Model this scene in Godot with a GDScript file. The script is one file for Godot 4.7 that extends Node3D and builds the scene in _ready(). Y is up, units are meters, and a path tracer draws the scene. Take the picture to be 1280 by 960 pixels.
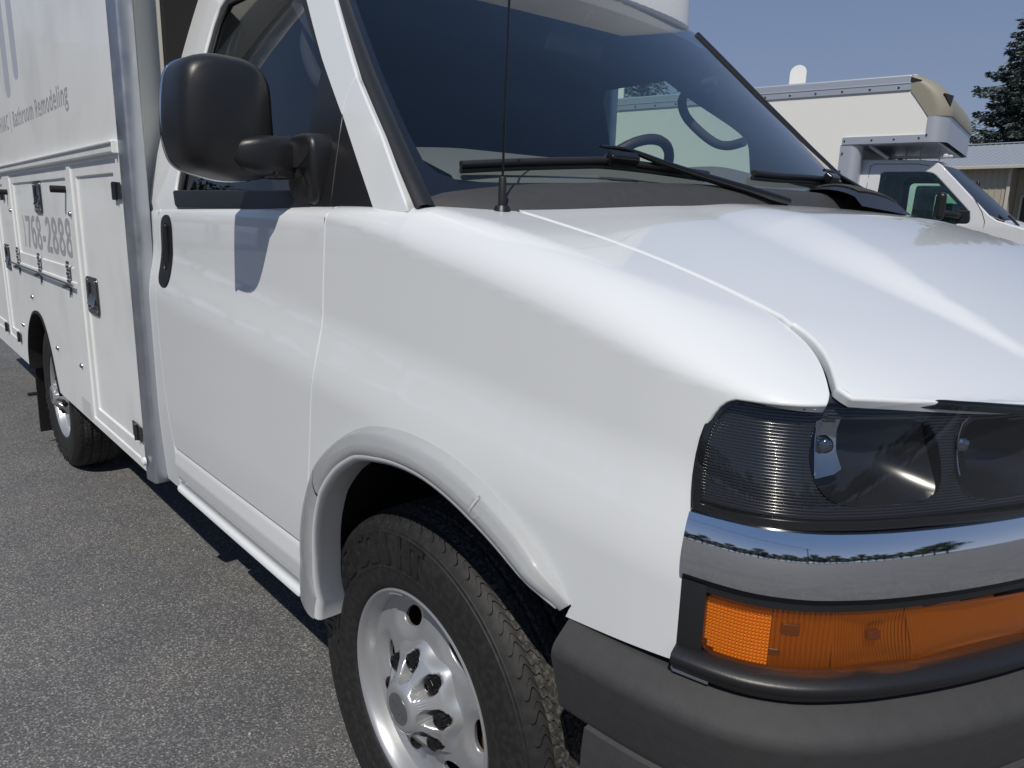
extends Node3D
# A white cutaway service van seen close up from its front right corner, on an asphalt lot.
# Van axes: x forward, y up, z to its right side; the front axle is at x = 0.

class Mb:
	var v := PackedVector3Array()
	var n := PackedVector3Array()
	var uv := PackedVector2Array()
	var c := PackedColorArray()
	func tri(a: Vector3, b: Vector3, d: Vector3, na: Vector3, nb: Vector3, nd: Vector3) -> void:
		var g := (b - a).cross(d - a)
		if g.length_squared() < 1e-16:
			return
		if g.dot(na + nb + nd) > 0.0:
			v.append(a); v.append(d); v.append(b)
			n.append(na); n.append(nd); n.append(nb)
		else:
			v.append(a); v.append(b); v.append(d)
			n.append(na); n.append(nb); n.append(nd)
	func quad(a: Vector3, b: Vector3, d: Vector3, e: Vector3, na: Vector3, nb: Vector3, nd: Vector3, ne: Vector3) -> void:
		tri(a, b, d, na, nb, nd)
		tri(a, d, e, na, nd, ne)
	func flat(a: Vector3, b: Vector3, d: Vector3, e: Vector3, out: Vector3) -> void:
		var g := (b - a).cross(d - a)
		if g.length_squared() < 1e-14:
			g = (d - a).cross(e - a)
		g = g.normalized()
		if g.dot(out) < 0.0:
			g = -g
		quad(a, b, d, e, g, g, g, g)
	func color_rest(col: Color) -> void:
		while c.size() < v.size():
			c.append(col)
	func add(m: Mb, xf: Transform3D) -> void:
		var nb := xf.basis.inverse().transposed()
		for i in range(0, m.v.size(), 3):
			tri(xf * m.v[i], xf * m.v[i + 1], xf * m.v[i + 2], (nb * m.n[i]).normalized(), (nb * m.n[i + 1]).normalized(), (nb * m.n[i + 2]).normalized())
	func mesh() -> ArrayMesh:
		var a := []
		a.resize(Mesh.ARRAY_MAX)
		a[Mesh.ARRAY_VERTEX] = v
		a[Mesh.ARRAY_NORMAL] = n
		if c.size() == v.size() and c.size() > 0:
			a[Mesh.ARRAY_COLOR] = c
		var m := ArrayMesh.new()
		m.add_surface_from_arrays(Mesh.PRIMITIVE_TRIANGLES, a)
		return m

# ---------------------------------------------------------------- tree helpers
var used := {}

func numbered(called: String) -> String:
	if not used.has(called):
		used[called] = 0
		return called
	used[called] += 1
	return "%s_%03d" % [called, used[called]]

func thing(called: String, label: String, category: String, at := Vector3.ZERO, turn := 0.0, group := "") -> Node3D:
	var o := Node3D.new()
	o.name = numbered(called)
	add_child(o)
	o.position = at
	o.rotation.y = turn
	tag(o, label, category, group)
	return o

func tag(o: Node, label: String, category: String, group := "") -> void:
	o.set_meta("label", label)
	o.set_meta("category", category)
	if group != "":
		o.set_meta("group", group)

func obj(called: String, m, mat: Material, parent: Node = null) -> MeshInstance3D:
	var o := MeshInstance3D.new()
	o.mesh = m.mesh() if m is Mb else m
	o.material_override = mat
	if parent == null:
		o.name = numbered(called)
		add_child(o)
	else:
		o.name = called
		parent.add_child(o, true)
	return o

func struct(called: String, m, mat: Material) -> MeshInstance3D:
	var o := obj(called, m, mat)
	o.set_meta("kind", "structure")
	return o

# ---------------------------------------------------------------- shapes
func rbox(m: Mb, at: Vector3, size: Vector3, r := 0.004, turn := Basis.IDENTITY, fine := false) -> void:
	var h := size * 0.5
	r = minf(r, minf(h.x, minf(h.y, h.z)) * 0.999)
	for ax in 3:
		var b := (ax + 1) % 3
		var d := (ax + 2) % 3
		var us := [-h[b], -h[b] + r, h[b] - r, h[b]]
		var ws := [-h[d], -h[d] + r, h[d] - r, h[d]]
		if fine:
			us = [-h[b], -h[b] + r * 0.35, -h[b] + r, h[b] - r, h[b] - r * 0.35, h[b]]
			ws = [-h[d], -h[d] + r * 0.35, -h[d] + r, h[d] - r, h[d] - r * 0.35, h[d]]
		for sg in [-1.0, 1.0]:
			for i in us.size() - 1:
				for j in ws.size() - 1:
					var P := []
					var N := []
					for k in [[i, j], [i + 1, j], [i + 1, j + 1], [i, j + 1]]:
						var p := Vector3.ZERO
						p[ax] = sg * h[ax]
						p[b] = us[k[0]]
						p[d] = ws[k[1]]
						var core := p.clamp(-h + Vector3.ONE * r, h - Vector3.ONE * r)
						var nn := (p - core).normalized()
						P.append(at + turn * (core + nn * r))
						N.append((turn * nn).normalized())
					m.quad(P[0], P[1], P[2], P[3], N[0], N[1], N[2], N[3])

func tube(m: Mb, pts: Array, rad, sides := 8, caps := true, squash := 1.0, up := Vector3.UP) -> void:
	var rings := []
	var cnt := pts.size()
	var side := Vector3.ZERO
	for i in cnt:
		var t: Vector3 = (pts[mini(i + 1, cnt - 1)] - pts[maxi(i - 1, 0)]).normalized()
		if side == Vector3.ZERO:
			side = t.cross(up)
			if side.length() < 0.05:
				side = t.cross(Vector3.RIGHT)
		side = (side - t * side.dot(t)).normalized()
		var other := t.cross(side)
		var r: float = rad[i] if rad is Array else rad
		var ring := []
		for k in sides:
			var a := TAU * k / sides
			var dir := side * cos(a) + other * sin(a)
			ring.append([pts[i] + side * cos(a) * r + other * sin(a) * r * squash, (side * cos(a) + other * sin(a) / squash).normalized()])
		rings.append(ring)
	for i in cnt - 1:
		for k in sides:
			var a = rings[i][k]
			var b = rings[i][(k + 1) % sides]
			var d = rings[i + 1][(k + 1) % sides]
			var e = rings[i + 1][k]
			m.quad(a[0], b[0], d[0], e[0], a[1], b[1], d[1], e[1])
	if caps:
		for i in [0, cnt - 1]:
			var t: Vector3 = (pts[1] - pts[0]).normalized() * -1.0 if i == 0 else (pts[cnt - 1] - pts[cnt - 2]).normalized()
			for k in sides:
				m.tri(pts[i], rings[i][k][0], rings[i][(k + 1) % sides][0], t, t, t)

# profile of Vector2(radius, height along axis); corners sharper than 40 degrees stay sharp
func lathe(m: Mb, prof: Array, xf: Transform3D, segs := 32, a0 := 0.0, a1 := TAU) -> void:
	var cnt := prof.size()
	var sn := []
	for i in cnt - 1:
		var d: Vector2 = (prof[i + 1] - prof[i]).normalized()
		sn.append(Vector2(d.y, -d.x))
	for i in cnt - 1:
		var n0: Vector2 = sn[i]
		var n1: Vector2 = sn[i]
		if i > 0 and sn[i - 1].dot(sn[i]) > 0.76:
			n0 = (sn[i - 1] + sn[i]).normalized()
		if i < cnt - 2 and sn[i + 1].dot(sn[i]) > 0.76:
			n1 = (sn[i + 1] + sn[i]).normalized()
		for k in segs:
			var b0 := a0 + (a1 - a0) * k / segs
			var b1 := a0 + (a1 - a0) * (k + 1) / segs
			var f := func(p: Vector2, b: float) -> Vector3: return xf * Vector3(p.x * cos(b), p.x * sin(b), p.y)
			var g := func(p: Vector2, b: float) -> Vector3: return (xf.basis * Vector3(p.x * cos(b), p.x * sin(b), p.y)).normalized()
			m.quad(f.call(prof[i], b0), f.call(prof[i], b1), f.call(prof[i + 1], b1), f.call(prof[i + 1], b0), g.call(n0, b0), g.call(n0, b1), g.call(n1, b1), g.call(n1, b0))

func smooth(pts: Array, per := 6, closed := false) -> Array:
	var out := []
	var cnt := pts.size()
	var last := cnt if closed else cnt - 1
	for i in last:
		var p0 = pts[(i - 1 + cnt) % cnt] if closed else pts[maxi(i - 1, 0)]
		var p1 = pts[i]
		var p2 = pts[(i + 1) % cnt]
		var p3 = pts[(i + 2) % cnt] if closed else pts[mini(i + 2, cnt - 1)]
		for k in per:
			var t := float(k) / per
			out.append(p1 * (2 * t * t * t - 3 * t * t + 1) + (p2 - p0) * 0.5 * (t * t * t - 2 * t * t + t) + p2 * (3 * t * t - 2 * t * t * t) + (p3 - p1) * 0.5 * (t * t * t - t * t))
	if not closed:
		out.append(pts[cnt - 1])
	return out

func dense(poly: PackedVector2Array, step: float) -> PackedVector2Array:
	var out := PackedVector2Array()
	for i in poly.size():
		var a := poly[i]
		var b := poly[(i + 1) % poly.size()]
		var k := maxi(1, ceili(a.distance_to(b) / step))
		for j in k:
			out.append(a.lerp(b, float(j) / k))
	return out

func rounded(poly: Array, r: float, steps := 5) -> PackedVector2Array:
	var out := PackedVector2Array()
	var cnt := poly.size()
	for i in cnt:
		var p: Vector2 = poly[i]
		var a: Vector2 = poly[(i - 1 + cnt) % cnt]
		var b: Vector2 = poly[(i + 1) % cnt]
		var ra := minf(r, p.distance_to(a) * 0.45)
		var rb := minf(r, p.distance_to(b) * 0.45)
		var s := p + (a - p).normalized() * ra
		var e := p + (b - p).normalized() * rb
		for k in steps + 1:
			var t := float(k) / steps
			out.append(s * (1 - t) * (1 - t) + p * 2 * t * (1 - t) + e * t * t)
	return out

func rect(x0: float, y0: float, x1: float, y1: float, r := 0.0) -> PackedVector2Array:
	var p := [Vector2(x0, y0), Vector2(x1, y0), Vector2(x1, y1), Vector2(x0, y1)]
	return rounded(p, r) if r > 0.0 else PackedVector2Array(p)

# A sheet with an edge: the polygon (less its holes) is cut into cells, each corner put in place by at.call(u, v);
# the rim turns down by depth. side: +1 or -1, so that the normal looks outwards.
func sheet(m: Mb, poly: PackedVector2Array, at: Callable, side: float, cell := 0.03, depth := 0.012, bevel := 0.002, holes: Array = [], hole_depth := -1.0) -> void:
	var eps := 0.002
	var cache := {}
	var look := func(u: float, w: float) -> Array:
		var key := Vector2i(roundi(u * 20000.0), roundi(w * 20000.0))
		if cache.has(key):
			return cache[key]
		var p: Vector3 = at.call(u, w)
		var nn: Vector3 = (at.call(u + eps, w) - at.call(u - eps, w)).cross(at.call(u, w + eps) - at.call(u, w - eps)).normalized() * side
		cache[key] = [p, nn]
		return cache[key]
	if Geometry2D.is_polygon_clockwise(poly):
		poly.reverse()
	var lo := poly[0]
	var hi := poly[0]
	for p in poly:
		lo = lo.min(p)
		hi = hi.max(p)
	var nx := maxi(1, ceili((hi.x - lo.x) / cell))
	var ny := maxi(1, ceili((hi.y - lo.y) / cell))
	var cs := Vector2((hi.x - lo.x) / nx, (hi.y - lo.y) / ny)
	var touched := {}
	for ring in [poly] + holes:
		for p in dense(ring, minf(cs.x, cs.y) * 0.3):
			var g: Vector2 = (p - lo) / cs
			for dx in [-0.05, 0.05]:
				for dy in [-0.05, 0.05]:
					touched[Vector2i(floori(g.x + dx), floori(g.y + dy))] = true
	for i in nx:
		for j in ny:
			var a := lo + Vector2(i, j) * cs
			var box := PackedVector2Array([a, a + Vector2(cs.x, 0), a + cs, a + Vector2(0, cs.y)])
			if not touched.has(Vector2i(i, j)):
				var mid := a + cs * 0.5
				if not Geometry2D.is_point_in_polygon(mid, poly):
					continue
				var inside := false
				for h in holes:
					inside = inside or Geometry2D.is_point_in_polygon(mid, h)
				if inside:
					continue
				var q := []
				for p in box:
					q.append(look.call(p.x, p.y))
				m.quad(q[0][0], q[1][0], q[2][0], q[3][0], q[0][1], q[1][1], q[2][1], q[3][1])
				continue
			var pieces := Geometry2D.intersect_polygons(box, poly)
			for h in holes:
				var next: Array[PackedVector2Array] = []
				for pc in pieces:
					for r in Geometry2D.clip_polygons(pc, h):
						if not Geometry2D.is_polygon_clockwise(r):
							next.append(r)
				pieces = next
			for pc in pieces:
				var idx := Geometry2D.triangulate_polygon(pc)
				for k in range(0, idx.size(), 3):
					var q := []
					for t in 3:
						q.append(look.call(pc[idx[k + t]].x, pc[idx[k + t]].y))
					m.tri(q[0][0], q[1][0], q[2][0], q[0][1], q[1][1], q[2][1])
	if depth <= 0.0:
		return
	var rings := [poly] + holes
	for ri in rings.size():
		var ring := dense(rings[ri], cell)
		var is_cw := Geometry2D.is_polygon_clockwise(ring)
		var hole: bool = ri > 0
		var dd := hole_depth if hole and hole_depth >= 0.0 else depth
		var cnt := ring.size()
		var P := []
		var N := []
		var E := []
		for i in cnt:
			var l = look.call(ring[i].x, ring[i].y)
			P.append(l[0])
			N.append(l[1])
		for i in cnt:
			var t: Vector3 = (P[(i + 1) % cnt] - P[(i - 1 + cnt) % cnt]).normalized()
			var e: Vector3 = t.cross(N[i]).normalized() * side
			if is_cw:
				e = -e
			if hole:
				e = -e
			E.append(e)
		for i in cnt:
			var j := (i + 1) % cnt
			var b0: Vector3 = P[i] + (E[i] - N[i]) * bevel
			var b1: Vector3 = P[j] + (E[j] - N[j]) * bevel
			var m0: Vector3 = (E[i] + N[i]).normalized()
			var m1: Vector3 = (E[j] + N[j]).normalized()
			m.quad(P[i], P[j], b1, b0, N[i], N[j], m1, m0)
			var c0: Vector3 = b0 - N[i] * bevel * 1.4 + E[i] * bevel * 0.4
			var c1: Vector3 = b1 - N[j] * bevel * 1.4 + E[j] * bevel * 0.4
			m.quad(b0, b1, c1, c0, m0, m1, E[j], E[i])
			m.quad(c0, c1, P[j] + E[j] * bevel * 1.4 - N[j] * dd, P[i] + E[i] * bevel * 1.4 - N[i] * dd, E[i], E[j], E[j], E[i])

func mirrored(src: Mb) -> Mb:
	var m := Mb.new()
	m.add(src, Transform3D(Basis.from_scale(Vector3(1, 1, -1)), Vector3.ZERO))
	return m

func step(a: float, b: float, x: float) -> float:
	var t := clampf((x - a) / (b - a), 0.0, 1.0)
	return t * t * (3.0 - 2.0 * t)

func table(xs: Array, ys: Array, x: float) -> float:
	if x <= xs[0]:
		return ys[0]
	for i in xs.size() - 1:
		if x <= xs[i + 1]:
			return lerpf(ys[i], ys[i + 1], (x - xs[i]) / (xs[i + 1] - xs[i]))
	return ys[ys.size() - 1]

func V2(a: Array) -> PackedVector2Array:
	var out := PackedVector2Array()
	for i in range(0, a.size(), 2):
		out.append(Vector2(a[i], a[i + 1]))
	return out

# ---------------------------------------------------------------- the van's skin
# plan outline of the body side and nose, seen from above, by arc length s (s = 0 over the front axle)
var plan_pt := PackedVector2Array()
var plan_n := PackedVector2Array()
var plan_s := PackedFloat32Array()

func make_plan() -> void:
	var cp := V2([-1.7, 1.031, -1.45, 1.031, -0.8, 1.031, -0.3, 1.03, 0.2, 1.032, 0.45, 1.029, 0.56, 1.022, 0.61, 1.015, 0.645, 1.008, 0.69, 0.993, 0.726, 0.968, 0.767, 0.918, 0.809, 0.844, 0.859, 0.728, 0.905, 0.58, 0.945, 0.38, 0.965, 0.18, 0.972, 0.0, 0.965, -0.18, 0.945, -0.38])
	for i in range(1, cp.size() - 2):
		var d0 := cp[i].distance_to(cp[i - 1])
		var d1 := cp[i + 1].distance_to(cp[i])
		var d2 := cp[i + 2].distance_to(cp[i + 1])
		var m1 := ((cp[i] - cp[i - 1]) / d0 * d1 + (cp[i + 1] - cp[i]) / d1 * d0) / (d0 + d1) * d1
		var m2 := ((cp[i + 1] - cp[i]) / d1 * d2 + (cp[i + 2] - cp[i + 1]) / d2 * d1) / (d1 + d2) * d1
		for k in 8:
			var t := k / 8.0
			plan_pt.append(cp[i] * (2 * t * t * t - 3 * t * t + 1) + m1 * (t * t * t - 2 * t * t + t) + cp[i + 1] * (3 * t * t - 2 * t * t * t) + m2 * (t * t * t - t * t))
	var zero := 0.0
	plan_s.append(0.0)
	for i in range(1, plan_pt.size()):
		plan_s.append(plan_s[i - 1] + plan_pt[i].distance_to(plan_pt[i - 1]))
		if plan_pt[i - 1].x <= 0.0 and plan_pt[i].x > 0.0:
			zero = lerpf(plan_s[i - 1], plan_s[i], -plan_pt[i - 1].x / (plan_pt[i].x - plan_pt[i - 1].x))
	for i in plan_pt.size():
		plan_s[i] -= zero
		var t := (plan_pt[mini(i + 1, plan_pt.size() - 1)] - plan_pt[maxi(i - 1, 0)]).normalized()
		plan_n.append(Vector2(-t.y, t.x))
	# the fold's direction turns more gently than the outline itself
	var soft := PackedVector2Array()
	for i in plan_pt.size():
		var sum := Vector2.ZERO
		for j in plan_pt.size():
			var d := absf(plan_s[j] - plan_s[i])
			if d < 0.14:
				var seg := 0.5 * (plan_s[mini(j + 1, plan_pt.size() - 1)] - plan_s[maxi(j - 1, 0)])
				sum += plan_n[j] * (1.0 - d / 0.14) * seg
		soft.append(sum.normalized())
	plan_n = soft

# (s, w) of the skin point that lies over (x, z)
func skin_over(x: float, z: float, s: float) -> Vector2:
	var w := shoulder(s) + 0.08
	for k in 24:
		var p := skin(s, w)
		var e := Vector2(x - p.x, z - p.z)
		var a := skin(s + 0.002, w) - p
		var b := skin(s, w + 0.002) - p
		var det := a.x * b.z - b.x * a.z
		if absf(det) < 1e-12:
			w += 0.01
			continue
		var ds := (e.x * b.z - b.x * e.y) / det * 0.002
		var dw := (a.x * e.y - e.x * a.z) / det * 0.002
		s += clampf(ds, -0.04, 0.04)
		w += clampf(dw, -0.04, 0.04)
	return Vector2(s, w)

# the place in the hood's layout whose surface point lies over (x, z)
func hood_over(x: float, z: float) -> Vector2:
	var q := Vector2(x, z)
	for k in 30:
		var p := hood_at(q.x, q.y)
		q += Vector2(x - p.x, z - p.z) * 0.7
	return q

func plan(s: float) -> Array:
	var i := clampi(plan_s.bsearch(s) - 1, 0, plan_s.size() - 2)
	var t := clampf((s - plan_s[i]) / (plan_s[i + 1] - plan_s[i]), -3.0, 3.0)
	var n := plan_n[i].lerp(plan_n[i + 1], clampf(t, 0, 1)).normalized()
	return [plan_pt[i].lerp(plan_pt[i + 1], t) if t >= 0.0 and t <= 1.0 else plan_pt[i] + (plan_pt[i + 1] - plan_pt[i]) * t, n]

func hood_y(x: float, z: float) -> float:
	x = maxf(x, 0.0)
	var az := absf(z)
	# raised centre of the hood with a bevelled flank
	var lower := table([0.0, 0.18, 0.36, 0.48, 0.6, 0.7, 0.8], [0.40, 0.46, 0.54, 0.566, 0.568, 0.568, 0.58], x)
	var upper := table([0.0, 0.16, 0.25, 0.4, 0.54, 0.63, 0.7, 0.8], [0.28, 0.29, 0.285, 0.33, 0.41, 0.47, 0.50, 0.54], x)
	var h := table([0.0, 0.13, 0.22, 0.36, 0.55, 0.75, 0.85], [0.0, 0.0, 0.012, 0.026, 0.023, 0.009, 0.0], x)
	var bump := h * (1.0 - step(upper + 0.01, lower - 0.005, az))
	return 1.320 - 0.13 * x - 0.15 * x * x + 0.03 * (1.0 - (az / 0.85) * (az / 0.85)) + bump + 0.012 * (1.0 - step(0.40, 0.83, az)) * (1.0 - step(0.35, 0.8, x))

func skin_h(x: float, z: float) -> float:
	x = maxf(x, 0.0)
	return 1.320 - 0.13 * x - 0.15 * x * x + 0.03 * (1.0 - (z / 0.85) * (z / 0.85))

func fold_r(s: float) -> float:
	return 0.035 + 0.050 * step(-0.25, 0.1, s) + 0.085 * step(0.4, 0.8, s)

func fold_h(s: float) -> float:
	return 0.03 + 0.046 * step(-0.25, 0.1, s) - 0.009 * step(0.6, 0.9, s)

func lean(s: float, y: float) -> float:
	var yc := 1.0 - 0.08 * clampf(s, -1.3, 0.7)
	return -0.022 * step(yc - 0.07, yc + 0.09, y) - 0.03 * maxf(y - yc, 0.0) - 0.10 * pow(maxf(0.70 - y, 0.0), 1.5)

func shoulder(s: float) -> float:
	var p = plan(s)
	var r := fold_r(s)
	return skin_h(p[0].x - p[1].x * r, p[0].y - p[1].y * r) - fold_h(s)

# a point of the painted side: s along the outline, w = height on the wall, then on over the fold towards the hood
func skin(s: float, w: float) -> Vector3:
	var p = plan(s)
	var o: Vector2 = p[0]
	var n: Vector2 = p[1]
	var r := fold_r(s)
	var ry := fold_h(s)
	var q := (r + ry) * PI / 4.0
	var ysh := skin_h(o.x - n.x * r, o.y - n.y * r) - ry
	var v := w - ysh
	if v <= 0.0:
		var e := lean(s, w)
		return Vector3(o.x + n.x * e, w, o.y + n.y * e)
	var e0 := lean(s, ysh)
	if v < q:
		var ph := v / q * PI / 2.0
		var d := r * (1.0 - cos(ph))
		var y := skin_h(o.x - n.x * d, o.y - n.y * d) - ry * (1.0 - sin(ph))
		var f := 1.0 - v / q
		y -= (skin_h(o.x, o.y) - skin_h(o.x - n.x * r, o.y - n.y * r)) * f * f
		return Vector3(o.x + n.x * (e0 - d), y, o.y + n.y * (e0 - d))
	var dd := r + v - q
	return Vector3(o.x + n.x * (e0 - dd), skin_h(o.x - n.x * dd, o.y - n.y * dd), o.y + n.y * (e0 - dd))

func off_skin(s: float, w: float, k: float) -> Vector3:
	var a := skin(s + 0.003, w) - skin(s - 0.003, w)
	var b := skin(s, w + 0.003) - skin(s, w - 0.003)
	return skin(s, w) + a.cross(b).normalized() * k

# the wheel arch flare: inner and outer outline as angle (degrees) and radius about the front axle
var arch_a := [30.0, 44.0, 53.7, 64.3, 80.4, 95.6, 105.7, 119.4, 128.9, 149.9, 164.0, 175.0]
var arch_out := [0.63, 0.628, 0.625, 0.609, 0.583, 0.559, 0.536, 0.505, 0.47, 0.401, 0.382, 0.378]
var rim_a := [30.0, 43.9, 52.4, 61.9, 74.8, 90.1, 98.1, 108.0, 118.2, 125.6, 137.3, 147.5, 152.0]
var arch_in := [0.61, 0.605, 0.584, 0.565, 0.546, 0.518, 0.507, 0.479, 0.445, 0.408, 0.348, 0.313, 0.29]

# t = 0 at the opening, 1 where the flare meets the body
func flare_at(a: float, t: float) -> Vector3:
	var r := lerpf(table(rim_a, arch_in, a), table(arch_a, arch_out, a), t)
	var x := r * cos(deg_to_rad(a))
	var y := 0.37 + r * sin(deg_to_rad(a))
	var p := skin(x, y)
	var k := table([0.0, 0.10, 0.22, 0.40, 0.70, 0.84, 0.92, 0.97, 1.0], [0.0225, 0.0255, 0.0265, 0.0258, 0.0205, 0.0165, 0.0095, 0.0035, 0.0], t)
	p.z += k * step(41.0, 50.0, a)
	return p

func hood_at(x: float, z: float) -> Vector3:
	var az := absf(z)
	var best := 1e9
	var bi := 0
	var q := Vector2(x, az)
	for i in range(24, plan_pt.size()):
		var d := q.distance_squared_to(plan_pt[i])
		if d < best:
			best = d
			bi = i
	var i0 := clampi(bi - 1, 0, plan_pt.size() - 3)
	var sd := 1e9
	var s := 0.0
	for i in [i0, i0 + 1]:
		var a := plan_pt[i]
		var b := plan_pt[i + 1]
		var t := clampf((q - a).dot(b - a) / (b - a).length_squared(), 0.0, 1.0)
		var c := a.lerp(b, t)
		if q.distance_to(c) < sd:
			sd = q.distance_to(c)
			s = lerpf(plan_s[i], plan_s[i + 1], t)
	var r := fold_r(s)
	var ry := fold_h(s)
	var p = plan(s)
	var ysh := skin_h(p[0].x - p[1].x * r, p[0].y - p[1].y * r) - ry
	var e0 := lean(s, ysh)
	var d := sd + e0
	if (q - p[0]).dot(p[1]) > 0.0:
		d = -sd + e0
	if d >= r:
		return Vector3(x, hood_y(x, z), z)
	# here d runs evenly along the fold, not over the ground
	var ph := clampf(d / r, 0.0, 1.0) * PI / 2.0
	var dd := r * (1.0 - cos(ph))
	var outw: Vector2 = p[1]
	if sd > 0.004 and d > 0.0:
		outw = (p[0] - q).normalized() if (q - p[0]).dot(p[1]) < 0.0 else (q - p[0]).normalized()
	var at: Vector2 = p[0] + outw * (e0 - dd)
	var y := hood_y(at.x, at.y) - ry * (1.0 - sin(ph))
	var f := 1.0 - ph / (PI / 2.0)
	y -= (skin_h(p[0].x, p[0].y) - skin_h(p[0].x - p[1].x * r, p[0].y - p[1].y * r)) * f * f
	if d < 0.0:
		y += d
	return Vector3(at.x, y, at.y * (1.0 if z >= 0.0 else -1.0))

# face of the headlamp glass: s along the outline, y height, k set outwards
func lamp_at(s: float, y: float, k: float) -> Vector3:
	var p = plan(s)
	var a := table([0.6, 0.63, 0.7, 0.76, 0.82, 0.92, 1.02, 1.2], [0.020, 0.028, 0.038, 0.040, 0.026, 0.012, 0.004, 0.004], s)
	var d := 0.006 + a * pow(clampf((y - 0.97) / 0.14, 0.0, 1.2), 1.6) - k
	return Vector3(p[0].x - p[1].x * d, y, p[0].y - p[1].y * d)

# where a point (s, w) of the skin lies in the hood's layout
func hood_plan(s: float, w: float, inset := 0.0) -> Vector2:
	var p = plan(s)
	var r := fold_r(s)
	var ry := fold_h(s)
	var qq := (r + ry) * PI / 4.0
	var ysh := skin_h(p[0].x - p[1].x * r, p[0].y - p[1].y * r) - ry
	var v := w - ysh
	var d := r * v / qq if v < qq else r + v - qq
	return p[0] + p[1] * (lean(s, ysh) - d - inset)

# sides of the cab above the belt
func upper_z(x: float, y: float) -> float:
	return 0.972 + 0.030 * clampf((-x - 0.15) / 1.1, 0.0, 1.0) - 0.22 * (y - 1.3) - 0.13 * (y - 1.3) * (y - 1.3)

func upper_at(x: float, y: float) -> Vector3:
	return Vector3(x, y, upper_z(x, y))

func pillar_x(y: float) -> float:
	return table([1.2, 1.30, 1.43, 1.56, 1.74, 1.90, 2.0], [0.1, 0.0, -0.148, -0.290, -0.476, -0.635, -0.735], y)

# the windshield: w = -1..1 from the driver's pillar to the passenger's
func glass_at(w: float, y: float) -> Vector3:
	var x := pillar_x(y)
	var b := 0.24 - 0.22 * (y - 1.3)
	return Vector3(x + b * (1.0 - w * w), y, (upper_z(x, y) - 0.012) * w)

func glass_off(w: float, y: float, k: float) -> Vector3:
	var a := glass_at(w + 0.01, y) - glass_at(w - 0.01, y)
	var b := glass_at(w, y + 0.01) - glass_at(w, y - 0.01)
	var n := a.cross(b).normalized()
	if n.x < 0.0:
		n = -n
	return glass_at(w, y) + n * k

# a bar swept round the nose: closed profile of Vector2(offset outwards from the plan outline, height)
func nose_bar(m: Mb, prof: Array, s0: float, s1: float, ds := 0.02, soft := true) -> void:
	var cnt := prof.size()
	var nn := []
	for i in cnt:
		var a: Vector2 = prof[(i - 1 + cnt) % cnt]
		var b: Vector2 = prof[(i + 1) % cnt]
		var t: Vector2 = (b - a).normalized()
		nn.append(Vector2(t.y, -t.x))
	var area := 0.0
	for i in cnt:
		area += prof[i].x * prof[(i + 1) % cnt].y - prof[(i + 1) % cnt].x * prof[i].y
	if area < 0.0:
		for i in cnt:
			nn[i] = -nn[i]
	var k := maxi(1, ceili((s1 - s0) / ds))
	var put := func(s: float, q: Vector2) -> Vector3:
		var p = plan(s)
		return Vector3(p[0].x + p[1].x * q.x, q.y, p[0].y + p[1].y * q.x)
	var nrm := func(s: float, q: Vector2) -> Vector3:
		var p = plan(s)
		return Vector3(p[1].x * q.x, q.y, p[1].y * q.x).normalized()
	for j in k:
		var sa := lerpf(s0, s1, float(j) / k)
		var sb := lerpf(s0, s1, float(j + 1) / k)
		for i in cnt:
			var i2 := (i + 1) % cnt
			var fn: Vector2 = Vector2(prof[i2].y - prof[i].y, prof[i].x - prof[i2].x).normalized() * (1.0 if area > 0.0 else -1.0)
			var n1: Vector2 = nn[i] if soft and nn[i].dot(fn) > 0.7 else fn
			var n2: Vector2 = nn[i2] if soft and nn[i2].dot(fn) > 0.7 else fn
			m.quad(put.call(sa, prof[i]), put.call(sb, prof[i]), put.call(sb, prof[i2]), put.call(sa, prof[i2]), nrm.call(sa, n1), nrm.call(sb, n1), nrm.call(sb, n2), nrm.call(sa, n2))
	var pv := PackedVector2Array(prof)
	var idx := Geometry2D.triangulate_polygon(pv)
	for e in [[s0, -1.0], [s1, 1.0]]:
		var p = plan(e[0])
		var t: Vector3 = Vector3(p[1].y, 0, -p[1].x) * float(e[1])
		for i in range(0, idx.size(), 3):
			m.tri(put.call(e[0], pv[idx[i]]), put.call(e[0], pv[idx[i + 1]]), put.call(e[0], pv[idx[i + 2]]), t, t, t)

# ---------------------------------------------------------------- materials
var M := {}

func noise_tex(kind: int, freq: float, size := 512, ramp: Array = [], as_normal := false, bump := 4.0, ret := -1, octaves := 3, seed_ := 1) -> NoiseTexture2D:
	var f := FastNoiseLite.new()
	f.noise_type = kind
	f.frequency = freq
	f.seed = seed_
	f.fractal_octaves = octaves
	if octaves <= 1:
		f.fractal_type = FastNoiseLite.FRACTAL_NONE
	if ret >= 0:
		f.cellular_return_type = ret
	var t := NoiseTexture2D.new()
	t.width = size
	t.height = size
	t.seamless = true
	t.noise = f
	t.as_normal_map = as_normal
	t.bump_strength = bump
	if ramp.size() > 0:
		var g := Gradient.new()
		var offs := PackedFloat32Array()
		var cols := PackedColorArray()
		for r in ramp:
			offs.append(r[0])
			cols.append(Color(r[1], r[1], r[1]) if r[1] is float else r[1])
		g.offsets = offs
		g.colors = cols
		t.color_ramp = g
	return t

func mat(called: String, col: Color, rough := 0.5, metal := 0.0, coat := 0.0) -> StandardMaterial3D:
	var m := StandardMaterial3D.new()
	m.resource_name = called
	m.albedo_color = col.linear_to_srgb()
	m.roughness = rough
	m.metallic = metal
	if coat > 0.0:
		m.clearcoat_enabled = true
		m.clearcoat = coat
		m.clearcoat_roughness = 0.03
	M[called] = m
	return m

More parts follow.
